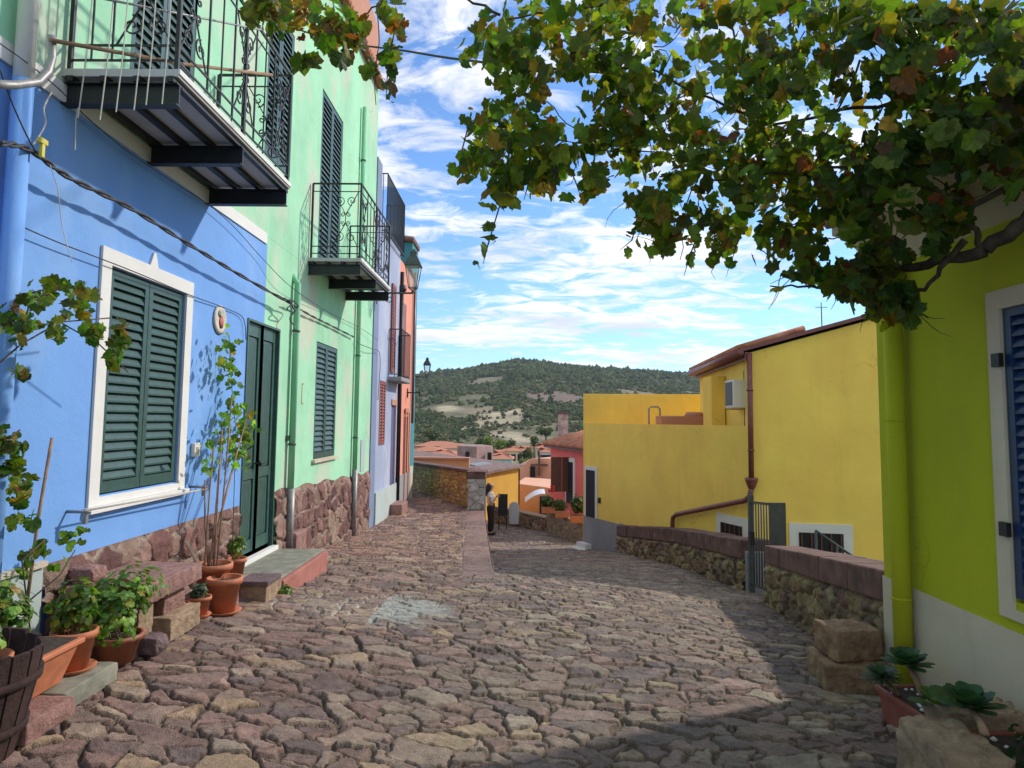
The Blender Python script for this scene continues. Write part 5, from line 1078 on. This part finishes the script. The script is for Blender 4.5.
for i, (px_, lab) in enumerate(((548,'flower box of dark green geraniums with one red bloom, leftmost on the pale wall'),(562,'middle flower box of dark green geraniums on the pale wall'),(577,'taller potted shrub at the right end of the pale wall'))):
    Y = (24.0,23.0,21.9)[i]; p = onY(px_, 513, Y); t = thing('flower_box', lab, 'flower box', (p.x,Y,p.z), 'flower boxes on the wall of the coral house')
    z0 = -3.12; mb = MB(); mb.box((p.x-.22,Y-.12,z0), (p.x+.22,Y+.12,z0+.22)); mb.build('box', POT, t, .01); mb = MB(); mb.box((p.x-.2,Y-.1,z0+.221), (p.x+.2,Y+.1,z0+.225)); mb.build('soil', SOIL, t)
    bush(t, p.x, Y, z0+.42+.1*(i==2), .30, .22, .22+.12*(i==2), 240, .09, 80+i, pal=GREENS*.9)
    if i == 0:
        r_ = random.Random(4); mb = MB(); q = onY(551,489,Y)
        for k in range(14): mb.lathe([(.01,-.03),(.05,0),(.01,.03)], (q.x+r_.uniform(-.1,.1), Y-.1+r_.uniform(-.05,.05), q.z+r_.uniform(-.12,.12)), 6)
        mb.build('blooms', paint('red_petal', (.6,.02,.03)), t)

# yellow annex with tiled roof, peach house with awning, stone tower
ya = thing('ochre_house', 'ochre yellow building with flat grey-brown tiled roof behind the woman', 'house', (-1.5,29,-5))
q0 = onY(484,474,28.5); q1 = onY(520,467,33.5)
poly = [(q0.x-.15,28.5),(q1.x,33.5),(q1.x-6,40),(-7,33)]
mb = MB(); mb.prism(poly, -8, [-2.22,-2.20,-1.9,-1.9]); mb.build('wall', plaster('ochre_plaster', (.60,.32,.03)), ya)
mb = MB(); mb.prism([(poly[0][0]+.1,28.2),(poly[1][0]+.25,33.4),(poly[1][0]-6,40.3),(-7.4,33)], [-2.2,-2.18,-1.88,-1.88], [-2.1,-2.08,-1.78,-1.78]); mb.build('roof', TILED, ya)
mb = MB(); mb.hexa([(-1.9,31,-2.06),(-1.2,32.5,-2.05),(-1.6,33,-2.0),(-2.3,31.5,-2.0),(-1.9,31,-2.0),(-1.2,32.5,-2.0),(-1.6,33,-1.95),(-2.3,31.5,-1.95)]); mb.build('skylight', METAL, ya)
mb = MB(); p = onY(513,510,33); mb.box((q1.x-.06,33.3,-6),(q1.x+.0,33.35,-2.3)); mb.build('wall_pipe', COPPER, ya)
pe = thing('peach_house', 'tall peach-coloured house with a dark cross-shaped beam mark on its gable', 'house', (1,40,-6))
p0 = onY(531,458,42); p1 = onY(560,457,42); mb = MB(); mb.prism([(p0.x-.9,42),(p0.x,41.8),(p1.x+3,40),(p1.x+3,47),(p0.x-.9,48)], -9, [-3.1,-2.25,-2.1,-2.1,-3.1]); mb.build('wall', PEACH, pe)
mb = MB(); c = onY(539,465,41.5); mb.box((c.x-.06,41.2,c.z-.6), (c.x+.06,41.5,c.z+.6)); mb.box((c.x-.5,41.3,c.z-.05), (c.x-.07,41.36,c.z+.07)); mb.box((c.x+.07,41.3,c.z-.05), (c.x+.5,41.36,c.z+.07)); mb.build('beam_mark', CAPST, pe)
mb = MB(); c = onY(533,477,40); mb.box((c.x-.15,41.4,c.z-.5), (c.x+.15,41.6,c.z+.5)); mb.build('window', DARK, pe)
p2 = thing('peach_house', 'lower peach house with a terrace rail and a white curved awning over its doorway', 'house', (0,36,-6))
a0 = onY(516,484,36); a1 = onY(552,490,34); mb = MB(); mb.prism([(a0.x,36.5),(a1.x+1,34),(a1.x+2,39.5),(a0.x+.5,40.5)], -9, [-3.25,-3.35,-3.35,-3.25]); mb.build('wall', PEACH, p2)
c = onY(543,505,33); mb = MB(); mb.box((c.x-.1,34.7,-5.2), (c.x+.6,34.95,c.z+.2)); mb.build('doorway', DARK, p2)
mb = MB(); a = onY(525,502,34); b = onY(545,497,34); pts = [(a.x+(b.x-a.x)*t_, a.z+(b.z-a.z)*t_+.22*math.sin(math.pi*t_*.75)) for t_ in np.linspace(0,1,9)]
for (u, v) in zip(pts, pts[1:]): mb.hexa([(u[0],33.6,u[1]),(v[0],33.6,v[1]),(v[0],34.8,v[1]+.1),(u[0],34.8,u[1]+.1),(u[0],33.6,u[1]+.04),(v[0],33.6,v[1]+.04),(v[0],34.8,v[1]+.14),(u[0],34.8,u[1]+.14)])
mb.build('awning', paint('white_awning', (.68,.68,.72), .4), p2)
st = thing('stone_tower', 'flat-topped reddish stone tower house with small dark windows', 'house', (-4,48,-5))
a0 = onY(457,463,48); a1 = onY(483,446,48); a2 = onY(493,449,49.5)
mb = MB(); mb.prism([(a0.x,48),(a1.x-.35,46.8),(a2.x,49),(a2.x-.9,51),(a0.x+.2,51)], -8, a1.z); mb.build('wall', rockmat('tower_stone', (.22,.13,.11), (.36,.24,.21), 2, .6, .03), st)
for (x, y, Y) in ((467.5,456,47.3),(489.5,457,47.7)):
    c = onY(x, y, Y); mb = MB(); mb.box((c.x-.14,Y-.06,c.z-.3), (c.x+.14,Y+.3,c.z+.3)); mb.build('window', DARK, st)

# town houses in the valley
def townhouse(label, x0, x1, ytop, Y, dep, h, wallc, roofc, rh=1.2, nwin=3, name='town_house'):
    a = onY(x0, ytop, Y); b = onY(x1, ytop, Y); t = thing(name, label, 'house', ((a.x+b.x)/2,Y,a.z-h), 'houses in the valley below the hill')
    wm = plaster('wall_'+label[:12].replace(' ','_'), wallc, blotch=.06); mb = MB(); mb.box((a.x,Y,a.z-h), (b.x,Y+dep,a.z)); mb.build('wall', wm, t)
    mb = MB(); e = .35; m_ = Y+dep/2
    V = [(a.x-e,Y-e,a.z+.002),(b.x+e,Y-e,a.z+.002),(b.x+e,Y+dep+e,a.z+.002),(a.x-e,Y+dep+e,a.z+.002),(a.x+dep*.25,m_,a.z+rh),(b.x-dep*.25,m_,a.z+rh)]
    mb.add(V, [(0,1,5,4),(2,3,4,5),(1,2,5),(3,0,4),(3,2,1,0)]); mb.build('roof', roofc, t)
    rows = max(1, int(h/3)); 
    for j in range(min(rows,3)):
        for i in range(nwin):
            x = a.x+(b.x-a.x)*(i+.5)/nwin; z = a.z-1.1-j*2.9; mb = MB(); mb.box((x-.45,Y-.05,z-.8), (x+.45,Y+.02,z+.5)); mb.build('window', DARK, t)
    return t
TH = [(411,440,451,118,9,9,(.62,.44,.36),TILE,'white-grey block with orange roof at the far left of the valley houses'),
 (414,457,446,150,12,9,(.60,.36,.22),TILE,'long low peach house with orange roof above the left wall'),
 (438,470,448,135,10,8,(.70,.56,.40),TILE,'cream house with orange roof just left of the stone tower'),
 (428,454,455,70,7,6,(.66,.38,.14),TILE,'orange house with a dark doorway and a sloping tiled side roof'),
 (494,505,455,120,9,8,(.72,.50,.34),TILE,'small peach house with a bright orange roof right of the tower'),
 (492,512,459,108,8,6,(.40,.70,.58),TILE,'low turquoise house with a salmon roof right of the tower'),
 (504,523,451,140,10,12,(.74,.60,.38),TILE,'cream three-storey house in the middle of the valley'),
 (520,532,451,150,10,12,(.74,.62,.42),TILE,'pale yellow narrow house right of the cream one'),
 (537,552,448,175,12,11,(.72,.52,.33),TILE,'sand-coloured house left of the coral house roof'),
 (541,551,452,150,8,9,(.58,.56,.54),TILE,'small grey-white house nearest the coral house roof')]
for (x0,x1,yt,Y,dp,h,wc,rc,lb) in TH: townhouse(lb, x0, x1, yt, Y, dp, h, wc, rc, rh=Y*.006)
mb = MB(); a = onY(405,470,30); b = onY(457,463,30)
tw = thing('orange_terrace_wall', 'thin orange parapet with a flat ledge beyond the low yellow stone wall', 'wall', (-4,28,-2)); a = onY(411,463,26); b = onY(469,465,26); mb.box((a.x-.5,26,a.z-3), (b.x,26.3,a.z+.16)); mb.build('parapet', plaster('orange_plaster', (.66,.28,.12)), tw)
mb = MB(); mb.box((a.x-.5,25.9,a.z+.161), (b.x+.02,26.4,a.z+.22)); mb.build('ledge', TERR, tw)

# ------------------------------------------------------------------ terrain with hill
SKY = [(-900,392),(200,384),(330,380),(418,374),(440,371),(460,369),(480,366),(500,363),(515,360),(530,360),(545,362),(560,364),(580,366),(600,367),(640,369),(697,373),(800,374),(1000,378),(2200,392)]
def terr(x, y):
    px = 519+700*x/np.maximum(y, 1.); crest = (421.-interp(px, SKY))/700*1050-5
    base = interp(y, [(-50,-9),(20,-9),(60,-10),(110,-14),(250,-21),(360,-17)])
    t = np.clip((y-340)/(1050-340), 0, 1); hz = -17+(crest+17)*(t**.92)
    # terraces and folds
    hz = hz+(6*(fbm(x/90, y/90, 3, 4)-.5)+3*np.sin(y/23+x/60)*.25)*np.minimum(t*3,1)*np.clip((1.02-t)*8,0,1)
    back = np.clip((y-1050)/600, 0, 1); hz = hz-back*60
    return np.where(y < 340, base, hz)
def terrain():
    yy = np.concatenate([np.linspace(-30,330,50), np.linspace(336,1120,330), np.linspace(1150,1900,24)]); nx = 260
    s = np.linspace(-1, 1, nx); s = np.sign(s)*np.abs(s)**1.25
    Y = np.repeat(yy[:,None], nx, 1); X = s[None,:]*(np.maximum(Y,60)*.62+60)+Y*.02
    Z = terr(X, Y); Z = np.where((Y < 30), np.minimum(Z, -9), Z)
    px = 519+700*X/np.maximum(Y,1); py = 421-700*Z/np.maximum(Y,1)
    n = fbm(X/45, Y/45, 13, 5); n2 = fbm(X/14, Y/14, 17, 4)
    c = np.array([.14,.135,.065])*(.6+.8*n2[...,None])
    tan = sstep(.53,.66,n)[...,None]; c = c*(1-tan)+np.array([.25,.20,.12])*tan
    cl1 = clear(px, py)[...,None]; c = c*(1-cl1)+np.array([.42,.35,.22])*(.75+.5*n2[...,None])*cl1
    br = band(px, py)[...,None]; c = c*(1-br)+np.array([.19,.135,.10])*(.7+.6*n2[...,None])*br
    c = np.where((Y < 345)[...,None], np.array([.09,.10,.04])*(.6+.8*n2[...,None]), c)
    me = fast_mesh('terrain', np.stack([X,Y,Z],-1).reshape(-1,3), grid_faces(nx, len(yy)), True, c.reshape(-1,3))
    m = attr_mat('hillside_soil', .95, .08, .3, .5, 2); tag(link('terrain', me, m), None, None, None, 'structure')
def clear(px, py):
    e = lambda a,b,rx,ry: np.exp(-(((px-a)/rx)**2+((py-b)/ry)**2)**2)
    n = .7+.6*fbm(px/6, py/3, 99, 4)
    return np.clip((e(503,418,26,6)+e(490,425,20,3.5)+e(517,413,9,4)+e(505,435,20,2.6)+e(448,410,12,3)+e(505,372,8,2)+e(520,440,14,3.5)+e(640,395,30,3)*0+e(470,430,14,2.2))*n*1.2, 0, 1)
def band(px, py):
    e = lambda a,b,rx,ry: np.exp(-(((px-a)/rx)**2+((py-b)/ry)**2)**2)
    return np.clip(e(550,397,38,8)*1.2+e(560,383,50,1.6)+e(500,386,50,1.2)*.8+e(590,375,60,2)*.6, 0, 1)
terrain()
def hill_woods():
    r = np.random.default_rng(5); n = 60000
    y = 345+(1075-345)*r.uniform(size=n)**.8; px = r.uniform(385,720,n); wide = r.uniform(size=n) < .15; px = np.where(wide, r.uniform(150,1000,n), px); x = (px-519)/700*y
    z = terr(x, y); py = 421-700*z/y
    nn = fbm(x/40, y/40, 23, 4); keep = (nn > .49+.11*r.uniform(-1,1,n)) & (r.uniform(size=n) > clear(px,py)*.93) & (r.uniform(size=n) > band(px,py)*.95)
    top = y > 1010; keep |= top & (r.uniform(size=n) < .8)
    x, y, z, px, py = x[keep], y[keep], z[keep], px[keep], py[keep]; n = len(x)
    bm = bmesh.new(); bmesh.ops.create_icosphere(bm, subdivisions=1, radius=1); bv = np.array([v.co[:] for v in bm.verts]); bf = np.array([[v.index for v in f.verts] for f in bm.faces]); bm.free()
    pine = (r.uniform(size=n) < np.where((py < 380)&(px > 480), .35, .08)); rad = r.uniform(.8,2.3,n)*(1+.25*pine)*(.35+.95*y/1050); hgt = rad*np.where(pine, r.uniform(1.0,1.5,n), r.uniform(.6,.95,n))
    k = len(bv); lump = 1+.36*r.normal(size=(n,k)).clip(-1.3,1.3)
    V = bv[None]*lump[...,None]; V = V*np.stack([rad,rad,hgt],1)[:,None,:]+np.stack([x,y,z+hgt*.6],1)[:,None,:]
    pal = np.array([[.065,.082,.03],[.09,.105,.038],[.05,.066,.03],[.115,.12,.05],[.10,.095,.05],[.14,.14,.06]])
    c = pal[r.integers(0,6,n)]*r.uniform(.7,1.35,(n,1)); c = np.where(pine[:,None], c*np.array([.75,.92,.8]), c)
    C = np.repeat(c[:,None], k, 1); Fa = (bf[None]+(np.arange(n)*k)[:,None,None]).reshape(-1,3)
    me = fast_mesh('hillside_woodland', V.reshape(-1,3), Fa, False, C.reshape(-1,3)); m = attr_mat('woodland_foliage', .95, .6, .35, .3, .5, .1)
    tag(link('hillside_woodland', me, m), 'dark green scrub and pines covering the hillside', 'woodland', None, 'stuff')
hill_woods()
def air():
    m = bpy.data.materials.new('air'); m.use_nodes = True; nt = m.node_tree; nt.nodes.remove(nt.nodes['Principled BSDF'])
    v = nt.nodes.new('ShaderNodeVolumePrincipled'); v.inputs['Color'].default_value = (.80,.88,1,1); v.inputs['Density'].default_value = .00010; v.inputs['Anisotropy'].default_value = .2
    nt.links.new(v.outputs[0], nt.nodes['Material Output'].inputs['Volume'])
    mb = MB(); mb.box((-1700,-80,-110), (1700,2000,190)); tag(mb.build('haze', m), None, None, None, 'stuff')
air()
# trees between the town and the hill
def crown_tree(label, px_, pyb, Y, hpx, wpx, seed, pal):
    b = onY(px_, pyb, Y); h = hpx*Y/700; w_ = wpx*Y/700; t = thing('tree', label, 'tree', tuple(b), 'leafy trees between the valley houses'); r = np.random.default_rng(seed)
    mb = MB(); mb.tube([b+Vector((0,0,-3)), b+Vector((0,0,h*.45))], [w_*.08,w_*.04], 6)
    for k in range(4): mb.tube([b+Vector((0,0,h*.2)), b+Vector((r.normal()*w_*.25,r.normal()*w_*.2,h*.6))], [w_*.04,w_*.015], 5)
    mb.build('trunk', VINEB, t)
    n = 700; q = r.normal(size=(n,3)); q /= np.linalg.norm(q,axis=1)[:,None]; q *= r.uniform(.4,1,(n,1)); sub = r.normal(size=(10,3))*.4; q = q*.6+sub[r.integers(0,10,n)]
    P = np.stack([b.x+q[:,0]*w_*.5, b.y+q[:,1]*w_*.5, b.z+h*.6+q[:,2]*h*.42],1); leaves('crown', P, w_*.10, t, shape=RLF, mat_=PLEAF, yel=.05, red=0, seed=seed, pal=pal)
BG = np.array([[.12,.18,.03],[.09,.15,.03],[.15,.20,.05]]); DG = np.array([[.035,.07,.02],[.05,.09,.025]])
for i, (a, b, Y, h, w_, pal, lb) in enumerate(((489,452,170,15,16,BG,'bright green tree right of the stone tower'),(500,453,190,14,14,BG,'light green tree second right of the stone tower'),(511,452,190,12,12,DG,'dark tree above the cream house roof'),(527,463,130,16,12,DG,'dark bushy tree beside the narrow yellow house'),(534,450,210,13,10,DG,'dark upright tree left of the sand-coloured house'),(480,450,200,13,14,DG,'dark tree rising just behind the stone tower'),(524,470,100,12,9,BG,'small bright tree below the narrow yellow house'),(546,440,260,12,14,DG,'dark round tree behind the grey-white house'),(430,440,260,10,16,DG,'dark tree above the left roofs'))):
    crown_tree(lb, a, b, Y, h, w_, 200+i, pal)

# ------------------------------------------------------------------ woman
def skin(name, V, E_, Rr, m, parent, sub=2):
    me = bpy.data.meshes.new(name); me.from_pydata(V, E_, []); o = bpy.data.objects.new(name, me); COL.objects.link(o)
    sk = o.modifiers.new('skin', 'SKIN'); sk.use_smooth_shade = True; sb = o.modifiers.new('sub', 'SUBSURF'); sb.levels = sub; sb.render_levels = sub
    for i, v in enumerate(me.skin_vertices[0].data):
        rv = Rr[i]; v.radius = (rv, rv) if not hasattr(rv, '__len__') else rv; v.use_root = (i == 0)
    dg = bpy.context.evaluated_depsgraph_get(); me2 = bpy.data.meshes.new_from_object(o.evaluated_get(dg)); bpy.data.objects.remove(o)
    me2.name = name; me2.materials.clear(); return link(name, me2, m, parent)
wx, wy = -.93, 23.8; wz = G(wx+.6, wy)-.0; wz = -3.83
wm_ = thing('person', 'woman with long dark hair in white shirt and black trousers looking at her phone', 'person', (wx,wy,wz))
K = 1.72
def pp_(x, y, z): return (wx+x, wy+y, wz+z*K)
SK = paint('skin', (.42,.24,.17), .55); CL_W = paint('white_shirt_cloth', (.72,.70,.68), .9); CL_B = paint('black_cloth', (.012,.012,.015), .9); HAIR = paint('dark_hair', (.018,.012,.010), .5)
# facing +x. joints: pelvis, spine, chest, neck, head, arms, legs
V = [pp_(0,0,.53), pp_(.0,0,.63), pp_(0,0,.74), pp_(-.005,0,.82), pp_(.005,0,.865), pp_(.02,0,.905), pp_(.02,0,.955), pp_(.025,0,.985),
     pp_(0,-.10,.80), pp_(-.02,-.15,.67), pp_(.06,-.16,.61), pp_(.15,-.11,.68), pp_(.19,-.06,.73),
     pp_(0,.10,.80), pp_(-.02,.15,.67), pp_(.06,.16,.61), pp_(.15,.09,.68), pp_(.19,.04,.73),
     pp_(0,-.075,.49), pp_(.015,-.08,.28), pp_(-.02,-.08,.05), pp_(.10,-.09,.018),
     pp_(0,.075,.49), pp_(.03,.08,.28), pp_(.03,.08,.05), pp_(.15,.09,.018)]
E_ = [(0,1),(1,2),(2,3),(3,4),(4,5),(5,6),(6,7),(3,8),(8,9),(9,10),(10,11),(11,12),(3,13),(13,14),(14,15),(15,16),(16,17),(0,18),(18,19),(19,20),(20,21),(0,22),(22,23),(23,24),(24,25)]
RR = [(.12,.145),(.10,.12),(.11,.13),(.075,.09),.045,.078,.09,.055,.045,.037,.031,.022,.028,.045,.037,.031,.022,.028,.072,.048,.033,.026,.072,.048,.033,.026]
skin('body', V, E_, RR, SK, wm_)
V = [pp_(0,0,.58), pp_(0,0,.66), pp_(0,0,.75), pp_(-.005,0,.815), pp_(0,-.10,.80), pp_(-.02,-.145,.71), pp_(0,.10,.80), pp_(-.02,.145,.71)]
skin('shirt', V, [(0,1),(1,2),(2,3),(3,4),(4,5),(3,6),(6,7)], [(.145,.16),(.135,.145),(.145,.155),(.09,.11),.075,.068,.075,.068], CL_W, wm_)
V = [pp_(0,0,.60), pp_(0,0,.53), pp_(0,-.075,.48), pp_(.015,-.08,.28), pp_(-.015,-.08,.06), pp_(0,.075,.48), pp_(.03,.08,.28), pp_(.03,.08,.06)]
skin('trousers', V, [(0,1),(1,2),(2,3),(3,4),(1,5),(5,6),(6,7)], [(.14,.16),(.17,.175),.13,.10,.08,.13,.10,.08], CL_B, wm_)
V = [pp_(-.005,0,.985), pp_(-.05,0,.95), pp_(-.085,0,.88), pp_(-.10,0,.80), pp_(-.10,0,.72)]
skin('hair', V, [(0,1),(1,2),(2,3),(3,4)], [(.09,.09),(.12,.12),(.10,.11),(.085,.10),(.04,.06)], HAIR, wm_)
for s in (-1,1):
    x_ = -.02 if s < 0 else .03; mb = MB(); c = pp_(x_+.04, s*.085, .02); mb.lathe([(.03,-.035),(.05,-.03),(.045,.02),(.02,.045)], c, 12, sx=2.4, sy=.9); mb.build('shoe', CL_B, wm_)
mb = MB(); c = Vector(pp_(.105,0,.935)); mb.lathe([(.004,-.02),(.012,-.008),(.006,.018)], c, 8)
mb.build('nose', SK, wm_)
# hands: palm with five separate curled fingers
for s in (-1,1):
    b = Vector(pp_(.185, s*.05, .73))
    Vv = [tuple(b), tuple(b+Vector((.05,-s*.012,.03)))]; Ee = [(0,1)]; Rh = [.024,.026]
    for k in range(4):
        z = .045-.018*k; i = len(Vv); l = (.9,1,.95,.75)[k]
        Vv += [tuple(b+Vector((.075,-s*.01,z+.015))), tuple(b+Vector((.10,-s*.025*l,z+.02))), tuple(b+Vector((.105,-s*.045*l,z+.02)))]; Ee += [(1,i),(i,i+1),(i+1,i+2)]; Rh += [.010,.0085,.007]
    i = len(Vv); Vv += [tuple(b+Vector((.03,-s*.03,.055))), tuple(b+Vector((.055,-s*.045,.075)))]; Ee += [(0,i),(i,i+1)]; Rh += [.011,.008]
    skin('hand', Vv, Ee, Rh, SK, wm_, 1)
mb = MB(); c = Vector(pp_(.275,0,.775)); mb.box((c.x-.006,c.y-.04,c.z-.075), (c.x+.006,c.y+.04,c.z+.075)); tag(mb.build('phone', IRON, None, .004), 'dark mobile phone held up in both hands by the woman', 'phone')
bg_ = MB(); bg_.tube([pp_(.09,-.08,.80), pp_(.12,.02,.70), pp_(.10,.13,.60)], .012, 5); bg_.box(pp_(-.02,.13,.50), pp_(.14,.20,.60)); tag(bg_.build('shoulder_bag', CL_B, None), 'black shoulder bag worn across the body of the woman', 'bag')
